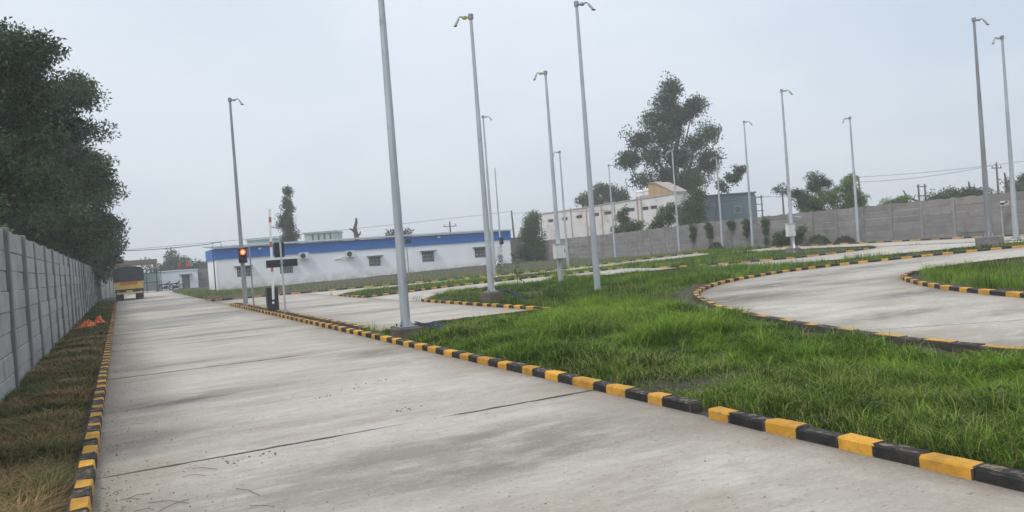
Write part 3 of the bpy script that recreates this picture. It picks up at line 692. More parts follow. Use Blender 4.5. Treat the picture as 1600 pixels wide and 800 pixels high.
def pole(label, x, y, ztop, side=1, az=-.45, found=None, fmat='found', rb=.105, rt=.05, mat='galv', z0=None, cam_=True, yellow=True, tilt=38):
    zb = float(zg(x, y)) if z0 is None else z0
    r = empty('camera_pole', (x, y, zb), 0, label, 'pole', 'galvanised camera poles')
    h0 = 0
    if found:
        fw, fh, rz = found
        b = MB().box((-fw/2, -fw/2, -.15), (fw/2, fw/2, fh), .03); b.v = [(a+rnd.uniform(-.012, .012), c+rnd.uniform(-.012, .012), d) for a, c, d in b.v]
        f = b.build('foundation', M[fmat], r); f.rotation_euler.z = rz; h0 = fh
    H = ztop-zb
    s = MB()
    zz = [h0, h0+.3*(H-h0), h0+.3*(H-h0)+.002, h0+.66*(H-h0), h0+.66*(H-h0)+.002, H]
    f1 = lambda t: rb+(rt-rb)*t
    rad = [rb, f1(.3), f1(.3)-.004, f1(.66), f1(.66)-.004, rt]
    s.tube([(0, 0, z) for z in zz], rad, 12); s.build('shaft', M[mat], r)
    MB().box((-.19, -.19, h0), (.19, .19, h0+.025), .006).build('base_plate', M['galv_d'], r)
    for k in range(4):
        gs = MB(); t = k*math.pi/2+.4; c, q = math.cos(t), math.sin(t)
        gs.add([(c*rb*.9-q*.006, q*rb*.9+c*.006, h0+.025), (c*.18-q*.006, q*.18+c*.006, h0+.025), (c*rb*.9-q*.006, q*rb*.9+c*.006, h0+.22),
                (c*rb*.9+q*.006, q*rb*.9-c*.006, h0+.025), (c*.18+q*.006, q*.18-c*.006, h0+.025), (c*rb*.9+q*.006, q*rb*.9-c*.006, h0+.22)],
               [(0, 1, 2), (3, 5, 4), (0, 3, 4, 1), (1, 4, 5, 2), (2, 5, 3, 0)])
        gs.build('gusset', M['galv'], r)
    for k in range(4):
        bx, by = ((.15, .15), (-.15, .15), (.15, -.15), (-.15, -.15))[k]
        MB().tube([(bx, by, h0+.025), (bx, by, h0+.075)], .016, 6).build('bolt', M['dark'], r)
    if cam_: bullet_cam(r, H, side, az, tilt, yellow)
    return r
pa = pole('grey camera pole carrying the lit red signal at the barrier strip', 4.92, 36.0, 9.3, 1, mat='galv_d', yellow=False)
def signal(par, z, lit=True, ang=0.):
    s = MB(); s.box((-.17, -.30, z), (.17, -.11, z+.66), .015); so = s.build('signal_head', M['black'], par)
    for k, zz in enumerate((z+.48, z+.18)):
        v = MB(); P = []; F = []
        for i in range(13):
            t = math.pi*(i/12)*1.3-.47
            for rr in (.135, .128):
                for yy in (-.302, -.44): P.append((rr*math.cos(t), yy, zz+rr*math.sin(t)))
        for i in range(12):
            q = i*4; F += [(q, q+1, q+5, q+4), (q+2, q+6, q+7, q+3), (q+1, q+3, q+7, q+5), (q, q+4, q+6, q+2)]
        v.add(P, F).build('visor', M['black'], so)
        L = MB(); L.tube([(0, -.302, zz), (0, -.325, zz)], [.125, .11], 18); L.build('lens', M['lamp' if lit and k == 0 else 'dark'], so)
        if lit and k == 0:
            c_ = MB(); c_.tube([(0, -.326, zz), (0, -.338, zz)], [.07, .05], 14); c_.build('lamp_core', M['lampc'], so)
    for zz in (z+.1, z+.5): MB().box((-.03, -.112, zz), (.03, -.02, zz+.06)).build('bracket', M['galv_d'], so)
signal(pa, 1.98)
pole('nearest and thickest galvanised pole, on a brown block by the main road kerb', 5.24, 15.33, 10.0, 1, found=(.52, .22, .06), z0=.0, rb=.10, rt=.055)
pole('camera pole on a square brown block beside the test bay kerb', 10.46, 22.06, 9.15, -1, found=(.56, .38, .2), z0=.0)
pole('pale pole close behind and right of the one on the brown test bay block', 22.5, 46.7, 10.78, 1, rb=.12)
ps = pole('farther pole with a signal and white box in front of the office end', 31.5, 63.7, 9.38, 1, cam_=False)
pe = pole('camera pole with a white cabinet on a bare soil patch in mid field', 16.93, 28.63, 9.2, -1, rb=.12)
pole('slim far pole just right of the pole with the white cabinet, mid field', 28.96, 47.8, 8.52, -1, yellow=False)
pole('tall central camera pole standing straight in the bright grass', 14.3, 21.8, 9.78, 1, rb=.115, yellow=False)
pole('distant pole in front of the cream warehouse and left bush', 40.5, 58.4, 8.76, 1, yellow=False)
pole('distant pole in front of the big tree, by the warehouse right corner', 41.8, 50.9, 8.98, -1, yellow=False)
pole('short distant pole between two creepers, just right of the big tree', 41.9, 45.8, 7.66, -1, yellow=False)
pole('distant pole in front of the right end of the blue grey shed', 42.0, 42.7, 9.89, 1, yellow=False)
pl = pole('pole with white cabinet and bent white conduit by the round dark bush', 34.0, 31.5, 9.53, 1, found=(.6, .35, .2), fmat='found_g', rb=.115)
pole('distant pole against the right wall, right of the leafy trees', 42.1, 33.6, 8.47, -1, yellow=False)
pole('tall pole on a grey square concrete block at far right', 33.4, 20.1, 10.07, 1, found=(1.0, .48, .6), fmat='found_g', rb=.13, mat='galv_d', yellow=False)
pole('rightmost tall pole, in grass beside the wall', 38.0, 21.6, 10.0, -1, rb=.13, yellow=False)
def cabinet(par, z, wd, hh, label=None, dx=-.3, dy=-.12):
    b = MB().box((dx, dy-.22, z), (dx+wd, dy, z+hh), .012).build('cabinet', M['cab_white'], par)
    MB().box((dx+.02, dy-.232, z+.02), (dx+wd-.02, dy-.223, z+hh-.02)).build('door', M['cab_white'], b)
    MB().box((dx+wd-.09, dy-.25, z+hh*.45), (dx+wd-.06, dy-.234, z+hh*.6)).build('latch', M['dark'], b)
    MB().box((dx-.03, dy-.26, z+hh+.001), (dx+wd+.03, dy+.02, z+hh+.02)).build('rain_hood', M['cab_white'], b)
cabinet(pe, 1.14, .52, .62, dx=-.36); cabinet(pl, 1.0, .56, .72, dx=-.62)
cabinet(ps, 1.0, .5, .8, dx=-.55)
signal(ps, 2.0, lit=False)
c_ = MB(); c_.tube([(-.2, -.28, 0), (-.2, -.28, .35), (-.1, -.16, .6), (-.06, -.14, .98)], .06, 8); c_.build('conduit', M['pipe_w'], pl)
c_ = MB(); c_.tube([(-.9, -.3, 0), (-.65, -.28, .3), (-.3, -.2, .75), (-.1, -.14, 1.0)], .06, 8); c_.build('conduit', M['pipe_w'], ps)
bc = MB(); bc.tube([(0, -.1, 2.1), (.15, -.3, 2.12)], .02, 6); bc.tube([(.1, -.28, 2.08), (.35, -.42, 2.02)], .05, 8); bc.build('camera', M['camgrey'], pl)
# short camera post at the right wall
sp_ = empty('camera_post', (42.3, 24.7, float(zg(42.3, 24.7))), 0, 'short thin post with a white camera against the right wall', 'post')
MB().tube([(0, 0, -.1), (0, 0, 1.7)], .03, 8).build('shaft', M['galv'], sp_)
cc = MB().box((-.10, -.28, 1.62), (.22, .0, 1.88), .02).build('camera', M['wpaint'], sp_)
MB().box((-.16, -.33, 1.80), (.05, -.285, 1.86)).build('hood', M['black'], cc)
MB().box((-.28, -.25, 1.7), (-.11, -.1, 1.8), .01).build('lens', M['black'], cc)

# ------------------------------------------------------------------ barrier, sign, thin post
b = empty('boom_barrier', (4.95, 29.3, .03), 0, 'boom barrier with black cabinet and raised red and white arm', 'barrier')
cb = MB().box((-.20, -.17, 0), (.20, .17, .93), .02).build('cabinet', M['black'], b)
MB().box((-.16, -.18, .06), (.16, -.172, .62)).build('door', M['black'], cb)
MB().tube([(-.01, -.182, .36), (-.01, -.19, .36)], .045, 12).build('lock_plate', M['wpaint'], cb)
lean = lambda z: (.0+.035*(z-.5), -.215)
def seg(z0, z1, mt, name, par, e=.0):
    s = MB(); (x0, y0), (x1, y1) = lean(z0), lean(z1); w0 = .040+e
    s.add([(x0-w0, y0-.025-e, z0), (x0+w0, y0-.025-e, z0), (x0+w0, y0+.025+e, z0), (x0-w0, y0+.025+e, z0), (x1-w0, y1-.025-e, z1), (x1+w0, y1-.025-e, z1), (x1+w0, y1+.025+e, z1), (x1-w0, y1+.025+e, z1)],
          [(3, 2, 1, 0), (4, 5, 6, 7), (0, 1, 5, 4), (1, 2, 6, 5), (2, 3, 7, 6), (3, 0, 4, 7)])
    return s.build(name, M[mt], par)
arm = seg(.48, 3.8, 'wpaint', 'arm', b)
for z in (1.5, 2.4, 3.3): seg(z, z+.19, 'red', 'red_band', arm, .003)
MB().tube([(0, -.185, .58), (0, -.215, .58)], .07, 12).build('hub', M['dark'], b)
s = empty('sign_post', (5.0, 27.2, .03), 0, 'galvanised post with a black signal box above a wide black display board', 'sign post')
MB().tube([(0, 0, 0), (0, 0, 2.5)], .035, 10).build('post', M['galv'], s)
MB().box((-.10, -.10, 0), (.10, .10, .02)).build('base_plate', M['galv_d'], s)
db = MB().box((-.5, .04, 1.64), (.55, .15, 1.9), .012).build('display_board', M['black'], s)
MB().box((-.48, .151, 1.66), (.53, .16, 1.88)).build('screen', M['dark'], db)
sb = MB().box((-.19, .04, 1.98), (.13, .22, 2.5), .015).build('signal_box', M['black'], s)
for z in (2.12, 2.36): MB().tube([(-.03, .222, z), (-.03, .26, z)], .1, 12).build('lens', M['dark'], sb)
MB().box((-.06, -.05, 1.74), (.06, .038, 1.8)).build('clamp', M['galv_d'], s)
s = empty('sensor_post', (5.0, 34.2, .03), 0, 'thin bare post with a small dark sensor between signal pole and barrier', 'post')
MB().tube([(0, 0, 0), (0, 0, 2.6)], .032, 8).build('post', M['galv_d'], s)
MB().box((-.2, -.05, 1.70), (-.05, .05, 1.8), .01).build('sensor', M['dark'], s)
MB().tube([(-.06, 0, 1.75), (0, 0, 1.75)], .014, 6).build('bracket', M['galv_d'], s)

# black flood lamp on thin post behind the nearest pole
s = empty('lamp_post', (20.6, 58.6, float(zg(20.6, 58.6))), 0, 'dark flood lamp on a thin post just right of the nearest pole', 'lamp post')
MB().tube([(0, 0, -.1), (0, 0, 3.0)], .035, 8).build('post', M['galv_d'], s)
MB().box((-.1, -.16, 2.75), (.35, .0, 3.1), .02).build('lamp_head', M['black'], s)

# ------------------------------------------------------------------ truck
t_ = empty('truck', (.62, 66.0, .02), 0, 'yellow and orange truck with dark tarpaulin top parked by the left wall', 'truck')
hw = .98
def wheel(x, y, r_=.42, wd=.24):
    wv = MB(); wv.tube([(x-wd/2, y, r_), (x-wd/2+.03, y, r_), (x+wd/2-.03, y, r_), (x+wd/2, y, r_)], [r_-.05, r_, r_, r_-.05], 20); wo2 = wv.build('wheel', M['tyre'], t_)
    q = MB(); q.tube([(x-wd/2-.004, y, r_), (x+wd/2+.004, y, r_)], r_*.52, 14); q.build('rim', M['rim'], wo2)
for x in (-.82, .82):
    wheel(x, 1.3); wheel(x*.66, 1.3); wheel(x, 4.9)
MB().box((-.42, .1, .55), (.42, 6.0, .75), .02).build('chassis', M['black'], t_)
MB().box((-hw, .05, .76), (hw, 4.0, .86), .015).build('cargo_floor', M['black'], t_)
for s_ in (-1, 1): MB().box((min(s_*hw, s_*(hw-.05)), .10, .862), (max(s_*hw, s_*(hw-.05)), 4.0, 1.48), .008).build('side_board', M['tyel'], t_)
tg = MB().box((-hw+.002, .03, .862), (hw-.002, .098, 1.48), .01).build('tailgate', M['tyel'], t_)
MB().box((-.60, .005, 1.18), (.58, .028, 1.42), .006).build('orange_panel', M['tora'], tg)
fr = MB()
for x in (-.97, -.72, -.36, 0, .36, .66, .95): fr.box((x-.018, -.005, .865), (x+.018, .027, 1.12))
fr.box((-.985, -.01, 1.1), (.985, .003, 1.135)); fr.box((-.985, -.01, .87), (.985, .003, .90)); fr.box((-.985, -.01, 1.455), (.985, .003, 1.49)); fr.build('tailgate_frame', M['tcream'], tg)
prof = [(-hw-.05, 1.44), (-hw-.07, 1.9), (-hw-.05, 2.30), (-hw+.08, 2.46), (-.5, 2.56), (0, 2.60), (.5, 2.55), (hw-.06, 2.46), (hw+.06, 2.30), (hw+.07, 1.9), (hw+.05, 1.44)]
tp = MB(); tp.prism(prof, 'y', -.02, 4.05); to = tp.build('tarpaulin', M['tarp'], t_)
hp = MB(); hp.tube([(a*1.002, -.03, z*1.001) for a, z in prof], .022, 6); hp.build('hem_rope', M['tarp'], to)
MB().box((-.99, 4.15, .7), (.99, 5.9, 2.25), .12).build('cab', M['tyel'], t_)
MB().box((-.9, -.06, .50), (.9, .03, .62), .015).build('bumper', M['tcream'], t_)
for x in (-.86, .70): MB().box((x, .0, .66), (x+.16, .045, .75), .008).build('tail_light', M['red'], t_)
for x in (-.97, .62): MB().box((x, .72, .12), (x+.36, .74, .74)).build('mudguard', M['black'], t_)
MB().box((-.22, -.02, .64), (.22, .02, .75), .004).build('number_plate', M['tyel'], t_)

# ------------------------------------------------------------------ motorcycles by the small house
def motorcycle(x, y, rz, label):
    r = empty('motorcycle', (x, y, 0), rz, label, 'motorcycle', 'motorcycles parked by the small house')
    for xx in (-.62, .62):
        wv = MB(); wv.tube([(xx+.27*math.cos(k*math.pi/12), 0, .32+.27*math.sin(k*math.pi/12)) for k in range(25)], .05, 6, False); wo2 = wv.build('wheel', M['tyre'], r)
        MB().tube([(xx, -.05, .32), (xx, .05, .32)], .08, 10).build('rim', M['rim'], wo2)
    f = MB(); f.tube([(-.62, .09, .32), (-.1, .09, .36), (.3, .06, .75), (.62, .08, .32)], .03, 6); f.tube([(.3, 0, .75), (.42, 0, 1.02)], .03, 6); f.build('frame', M['black'], r)
    MB().box((-.2, -.13, .2), (.22, .13, .52), .04).build('engine', M['dark'], r)
    MB().box((-.02, -.13, .62), (.38, .13, .86), .06).build('fuel_tank', M['black'], r)
    MB().box((-.72, -.13, .66), (-.02, .13, .78), .04).build('seat', M['tyre'], r)
    h_ = MB(); h_.tube([(.40, -.36, 1.04), (.44, 0, 1.0), (.40, .36, 1.04)], .018, 6); h_.build('handlebar', M['dark'], r)
    MB().box((.44, -.09, .82), (.56, .09, .98), .04).build('headlight', M['rim'], r)
motorcycle(4.6, 95.8, .3, 'dark motorcycle nearest the gate, parked in front of the small white house')
motorcycle(5.7, 96.4, .5, 'dark motorcycle closer to the doorway of the small white house')

# ------------------------------------------------------------------ power poles and wires
def util(label, x, y, h, arm=True, tilt=0., frame=False):
    r = empty('utility_pole', (x, y, -.1), 0, label, 'utility pole', 'utility poles beyond the walls')
    MB().tube([(0, 0, 0), (tilt*h, 0, h)], [.14, .09], 8).build('post', M['wood'], r)
    if arm:
        a = MB(); a.box((-.9+tilt*h, -.05, h-.55), (.9+tilt*h, .05, h-.45)); ao = a.build('crossarm', M['wood'], r)
        for k in (-.8, .8, 0):
            MB().tube([(k+tilt*h, 0, h-.45), (k+tilt*h, 0, h-.22 if k else h+.2)], .045, 6).build('insulator', M['dark'], ao)
    if frame:
        MB().tube([(1.1, 0, 0), (1.1, 0, h)], [.12, .09], 8).build('post', M['wood'], r)
        for z in (h-.3, h-1.3, h-2.2): MB().box((-.3, -.04, z), (1.4, .04, z+.1)).build('crossarm', M['wood'], r)
util('leaning utility pole behind the leafy trees, right of them', 73.5, 58, 7.0, False, -.02)
util('utility pole with insulated crossarm above the far right wall', 87.0, 51, 7.3)
util('double post pole frame just right of the blue grey shed', 79.0, 79.2, 6.8, False, 0, True)
util('double post pole frame above the right wall, in mid stretch', 78.3, 54.4, 5.6, False, 0, True)
util('short utility pole above the office roof', 38.0, 91.0, 5.9)
util('leaning utility pole at the right end of the office', 41.6, 80.2, 6.4, False, -.03)
util('thin utility pole left of the leafy trees', 65.9, 62, 6.1, False)
def wire(label, a, b, sag, rad=.02, arms=1):
    m = MB(); a = Vector(a); b = Vector(b)
    m.tube([a.lerp(b, k/14)-Vector((0, 0, sag*4*(k/14)*(1-k/14))) for k in range(15)], rad, 5)
    return tag(m.build('power_line', M['wire']), label, 'wire', 'power lines')
wire('upper power line rising to the right from the leaning pole', (73.36, 58, 6.85), (92, 48.5, 7.4), .25)
wire('power line to the crossarm pole at far right', (73.4, 58, 6.3), (87.0, 51, 7.1), .35)
wire('power line from the pole frame by the shed to the leaning pole', (79.5, 79.2, 6.6), (73.4, 58, 5.6), .4)
wire('sagging cable from behind the truck to the office corner', (-6, 74, 4.6), (7.5, 71.6, 4.2), .35, .03)
wire('overhead line above the office roof', (-10, 93, 4.6), (41.4, 80.3, 6.2), .3, .018)
wire('overhead line from the office end to the trees', (41.4, 80.3, 6.0), (64, 62, 5.4), .4, .018)

# ------------------------------------------------------------------ trees and shrubs
def leaf_mesh(name, P, size, tint, mat, r, droop=.35, asp=.42):
    n = len(P)
    d = r.normal(size=(n, 3)); d[:, 2] -= droop; d /= np.linalg.norm(d, axis=1)[:, None]
    e = np.cross(d, r.normal(size=(n, 3))); e /= np.linalg.norm(e, axis=1)[:, None]
    L = (size*r.uniform(.6, 1.3, n))[:, None]
    V = np.stack([P, P+d*L*.5+e*L*asp*.5, P+d*L, P+d*L*.5-e*L*asp*.5], 1).reshape(-1, 3)
    m = bpy.data.meshes.new(name)
    m.vertices.add(4*n); m.vertices.foreach_set('co', V.ravel().astype(np.float32))
    m.loops.add(4*n); m.loops.foreach_set('vertex_index', np.arange(4*n, dtype=np.int32))
    m.polygons.add(n); m.polygons.foreach_set('loop_start', np.arange(0, 4*n, 4, dtype=np.int32)); m.polygons.foreach_set('loop_total', np.full(n, 4, dtype=np.int32))
    m.update(calc_edges=True)
    at = m.attributes.new('tint', 'FLOAT', 'POINT'); at.data.foreach_set('value', np.repeat(np.clip(tint, 0, 1), 4).astype(np.float32))
    m.materials.append(mat); return m
def tree(name, label, cat, base, lobes, clumps, per, cr_, leaf, mat, trunk_r=.2, group=None, seed=0, fork=None, droop=.35, flat=.75, shell=.35, limbs=True, bark='bark'):
    "trunk with limbs to every lobe of the crown; leaves in clumps spread through the lobes"
    r = np.random.default_rng(100+seed)
    bx, by, bz = base
    root = empty(name, base, 0, label, cat, group)
    lob = [((a-bx, b-by, c-bz), rad) for (a, b, c), rad in lobes]
    ctr = np.mean([l[0] for l in lob], 0); top = max(l[0][2] for l in lob)
    fk = fork if fork is not None else .35*top
    t = MB()
    if limbs:
        fx, fy = ctr[0]*.35, ctr[1]*.35
        wob = lambda s: (r.normal()*s, r.normal()*s)
        pts = [(0, 0, -.25)]
        for k in range(1, 5): a, b_ = wob(trunk_r*.35); pts.append((fx*k/4+a, fy*k/4+b_, fk*k/4))
        t.tube(pts, [trunk_r*1.35, trunk_r, trunk_r*.9, trunk_r*.82, trunk_r*.75], 9)
        for (lx, ly, lz), rad in lob:
            p0 = np.array(pts[-1 if r.random() < .6 else -2]); p1 = np.array((lx, ly, lz))
            k1 = p0+(p1-p0)*.35+np.array([0, 0, .12*np.linalg.norm(p1-p0)])+r.normal(size=3)*.08*np.linalg.norm(p1-p0)
            k2 = p0+(p1-p0)*.72+r.normal(size=3)*.07*np.linalg.norm(p1-p0)
            t.tube([p0, k1, k2, p1], [trunk_r*.55, trunk_r*.40, trunk_r*.25, trunk_r*.1], 6)
            for _ in range(4):
                q = p1+r.normal(size=3)*np.array(rad)*.55; t.tube([k2+(p1-k2)*r.random(), (k2+q)/2+r.normal(size=3)*.1, q], [trunk_r*.16, trunk_r*.1, trunk_r*.03], 4)
        t.build('trunk', M[bark], root, fix=False)
    wts = np.array([(l[1][0]*l[1][1]*l[1][2])**.67 for l in lob]); wts /= wts.sum()
    nt_ = max(6, clumps//4)
    idx = r.choice(len(lob), nt_, p=wts)
    C0 = np.array([l[0] for l in lob])[idx]; RR = np.array([l[1] for l in lob])[idx]
    d = r.normal(size=(nt_, 3)); d /= np.linalg.norm(d, axis=1)[:, None]
    tip = C0+d*RR*(.75+.5*r.random((nt_, 1))**1.5)
    tw_t = r.uniform(0, 1, nt_)
    # leaf sprays sit along the outer part of each twig
    fr = r.uniform(shell, 1.0, (nt_, 4)); cl = (C0[:, None]+(tip-C0)[:, None]*fr[..., None]).reshape(-1, 3)+r.normal(size=(nt_*4, 3))*cr_*.45
    ct = np.clip(np.repeat(tw_t, 4)+r.normal(size=nt_*4)*.15, 0, 1); nc = len(cl)
    o_ = r.normal(size=(nc*per, 3)); o_ *= np.minimum(1, 1.7/np.linalg.norm(o_, axis=1))[:, None]
    P = np.repeat(cl, per, 0)+o_*np.array([cr_, cr_, cr_*flat])
    P[:, 2] = np.maximum(P[:, 2], .05)
    tint = np.repeat(ct, per)+r.normal(size=nc*per)*.15
    place('crown', leaf_mesh('crown', P, leaf, tint, M[mat], r, droop), root)
    return root
# big trees over the left wall
tree('broadleaf_tree', 'big dark tree leaning over the near part of the left wall', 'tree', (-5.2, 27.5, 0),
     [((-4.2, 27.5, 8.8), (1.3, 1.6, .9)), ((-2.4, 28.3, 9.0), (1.15, 1.4, .75)), ((-1.95, 28.3, 8.0), (1.0, 1.3, .65)), ((-3.2, 28.0, 7.4), (1.1, 1.3, .6)), ((-1.9, 28.5, 6.6), (.9, 1.3, .7)), ((-3.6, 27.5, 5.6), (1.2, 1.5, .6)), ((-4.4, 26.8, 7.0), (1.2, 1.5, .6)), ((-3.9, 27, 4.3), (1.5, 1.8, .8)), ((-2.5, 28, 4.9), (1.0, 1.5, .7)), ((-6.4, 28, 8), (1.8, 2, 1.6)), ((-6, 27, 5.2), (1.6, 1.8, 1.2))],
     520, 95, .34, .17, 'leaf_dark', .26, 'dark trees over the left wall', 1)
tree('broadleaf_tree', 'tallest dark tree over the middle of the left wall, reaching over the kerb', 'tree', (-4.2, 43, 0),
     [((-3.6, 43, 12.8), (1.6, 2.0, 1.1)), ((-1.2, 43.5, 11.2), (1.15, 1.8, .85)), ((-2.9, 42.5, 10.6), (1.3, 2.0, 1.0)), ((-1.5, 43, 9.2), (1.25, 1.8, .85)), ((-3.3, 42, 8.0), (1.3, 1.8, .9)), ((-1.3, 43.5, 7.0), (1.25, 1.9, .95)), ((-2.8, 42, 6.0), (1.5, 2.0, 1.0)), ((-2.6, 42.5, 4.5), (2.0, 2.2, 1.4)), ((-1.2, 44, 4.0), (1.35, 2.0, 1.2)), ((-5.6, 43, 8), (2.2, 2, 2.4)), ((-5.0, 43, 11.4), (1.9, 2, 1.8))],
     760, 105, .40, .20, 'leaf_dark', .32, 'dark trees over the left wall', 2)
tree('broadleaf_tree', 'farthest dark tree over the left wall, hanging down beside the truck', 'tree', (-3.6, 56, 0),
     [((-2.4, 56, 9.6), (2.2, 2.2, 1.6)), ((-1.0, 56, 7.4), (1.45, 2.0, 1.4)), ((-1.3, 56, 5.2), (1.7, 2.0, 1.4)), ((-1.2, 57, 3.4), (1.2, 2.0, .9)), ((-3.4, 55, 6.5), (2.2, 2, 2.0)), ((-3.2, 55, 4.0), (2.0, 2, 1.4)), ((-1.3, 61, 2.9), (1.0, 1.6, 1.0)), ((-1.9, 63, 3.8), (1.3, 1.8, 1.2)), ((-1.6, 68, 3.0), (1.1, 1.8, 1.1))],
     520, 95, .42, .23, 'leaf_dark', .28, 'dark trees over the left wall', 3)
tree('shrub', 'lighter green leafy shrub showing over the near end of the left wall', 'shrub', (-3.6, 19.6, 0),
     [((-3.2, 19.6, 3.1), (.8, 1.6, .5)), ((-2.9, 21.6, 2.7), (.6, 1.2, .45)), ((-3.9, 18.4, 3.4), (.9, 1.4, .6))], 110, 60, .26, .12, 'leaf_mid', .08, None, 4)
# the big tree in the middle distance
tree('eucalyptus_tree', 'big tall tree with ragged crown behind the cream warehouse', 'tree', (61.0, 73.6, 0),
     [((60.7, 73.6, 19.9), (1.3, 1.2, 1.0)), ((60.0, 74.0, 18.1), (1.7, 1.4, 1.0)), ((63.2, 72.3, 17.6), (1.3, 1.0, .9)), ((61.4, 73.2, 16.4), (2.0, 1.6, 1.1)), ((58.6, 74.6, 16.2), (1.6, 1.4, 1.0)), ((57.0, 75.5, 14.0), (1.5, 1.2, 1.0)), ((60.2, 73.8, 14.2), (1.9, 1.6, 1.2)), ((64.6, 71.6, 13.9), (1.5, 1.2, 1.1)), ((63.0, 72.4, 12.6), (1.2, 1.1, 1.0)), ((55.7, 76.2, 11.6), (1.3, 1.1, .9)), ((58.4, 74.8, 11.7), (1.6, 1.3, 1.1)), ((61.2, 73.2, 11.4), (1.7, 1.5, 1.2)), ((64.4, 71.8, 10.9), (1.4, 1.1, 1.2)), ((57.2, 75.4, 9.0), (1.5, 1.2, 1.0)), ((60.0, 74, 9.0), (1.3, 1.2, 1.0)), ((62.4, 72.6, 8.6), (1.7, 1.4, 1.3)), ((61.6, 73, 6.6), (1.5, 1.4, 1.1))],
     620, 58, .62, .34, 'leaf_grey', .42, None, 5, fork=6.5, droop=.7, shell=.2)
tree('small_tree', 'leaning leafy branch tree sticking out over the blue grey shed', 'tree', (63.6, 72.0, 0),
     [((65.6, 70.9, 7.4), (.9, .7, .5)), ((66.6, 70.4, 8.3), (.8, .7, .5)), ((67.5, 70.0, 9.2), (.6, .5, .4))], 70, 30, .3, .32, 'leaf_grey', .13, None, 6, fork=4.5)
tree('small_tree', 'lighter green tree at the foot of the big tree, left of the shed', 'tree', (53.4, 60.6, 0),
     [((51.6, 61.6, 3.7), (.9, .9, 1.2)), ((52.3, 61.2, 4.8), (.8, .8, 1.0)), ((52.9, 60.9, 3.4), (.9, .9, 1.2)), ((52.7, 60.9, 5.8), (.5, .5, .6))], 190, 50, .35, .22, 'leaf_mid', .14, None, 7)
tree('conifer_tree', 'tall thin hazy tree rising behind the office roof', 'tree', (18.9, 97.2, 0),
     [((18.9, 97.2, 5.0), (1.15, 1.2, 1.6)), ((18.9, 97.2, 7.2), (1.1, 1.1, 1.4)), ((19.2, 97, 9.2), (.75, .8, 1.1)), ((19.3, 97, 11.0), (.5, .5, .9)), ((18.4, 97.2, 3), (1.0, 1, 1.2))], 230, 45, .34, .26, 'leaf_grey', .16, None, 8, droop=.9, shell=.1)
dt = empty('dead_tree', (23.6, 83.4, 0), 0, 'bare lopped tree trunk rising behind the office roof', 'dead tree')
q = MB(); q.tube([(0, 0, -.2), (.05, 0, 3), (0, .1, 4.6), (-.12, 0, 5.4), (.08, 0, 6.0), (.12, 0, 6.5)], [.34, .3, .27, .2, .16, .1], 8); tr_ = q.build('trunk', M['bark'], dt)
q = MB(); q.tube([(-.05, 0, 4.8), (-.4, 0, 5.2), (-.75, 0, 5.35)], [.16, .12, .07], 6); q.tube([(.02, 0, 4.5), (.4, 0, 4.7), (.5, 0, 5.0)], [.13, .1, .05], 6); q.build('branch', M['bark'], tr_)
tree('small_tree', 'pale green bushy tree at the corner where wall meets office end', 'tree', (41.6, 76.6, 0),
     [((41.6, 76.6, 1.6), (1.4, 1.8, 1.2)), ((41.8, 76.4, 3.2), (1.2, 1.5, 1.2)), ((41.8, 76.2, 4.5), (.9, 1.1, 1.0)), ((41.9, 76, 5.5), (.55, .7, .8))], 260, 50, .34, .24, 'leaf_mid', .12, None, 9)
tree('bush_tree', 'left one of two dark green bushes over the wall before the warehouse', 'bush', (44.6, 62.0, 0),
     [((44.6, 62.2, 2.7), (1.1, 1.9, .7)), ((44.6, 61.8, 3.7), (.7, 1.1, .7)), ((44.6, 62.4, 4.4), (.4, .5, .5)), ((44.3, 60.4, 2.9), (.7, .9, .6))], 170, 45, .25, .2, 'leaf_mid', .1, 'bushes over the right wall', 10, droop=-.4)
tree('bush_tree', 'right one of two dark green bushes over the wall before the warehouse', 'bush', (44.6, 56.2, 0),
     [((44.6, 57.0, 2.6), (.9, 1.4, .8)), ((44.5, 56.3, 3.6), (.7, .9, .7)), ((44.6, 55.2, 3.4), (.6, .9, .9)), ((44.6, 55.0, 4.3), (.4, .5, .5))], 160, 45, .24, .2, 'leaf_mid', .1, 'bushes over the right wall', 11, droop=-.5)
tree('small_tree', 'spreading hazy tree behind the warehouse roof at left', 'tree', (54.5, 82, 0),
     [((52.6, 101, 7.4), (1.6, 1.6, .9)), ((54, 100, 8.2), (1.4, 1.4, .9)), ((56, 99, 7.6), (1.9, 1.6, .9))], 10, 10, .3, .3, 'leaf_grey', .14, None, 12) if False else None
tree('small_tree', 'spreading hazy tree behind the warehouse roof at left', 'tree', (66.5, 97.5, 0),
     [((64.0, 99, 8.6), (1.6, 1.6, .9)), ((66.2, 97.6, 9.6), (1.6, 1.4, 1.0)), ((68.4, 96.4, 8.8), (1.9, 1.6, 1.0)), ((66, 98, 8.0), (2.4, 2, .8))], 170, 45, .45, .34, 'leaf_grey', .2, None, 12)
tree('acacia_tree', 'flat topped grey green tree behind the right wall, left of the bright one', 'tree', (52.6, 47.4, 0),
     [((51.0, 48.0, 5.2), (1.0, .8, .4)), ((53.4, 46.8, 5.6), (.9, .8, .9)), ((52.4, 47.3, 4.4), (1.1, .8, .6)), ((54.4, 46.3, 5.4), (.7, .7, .6)), ((53.2, 47, 3.4), (1.4, 1, 1.0))], 210, 45, .24, .17, 'leaf_grey', .16, 'trees behind the right wall', 13)
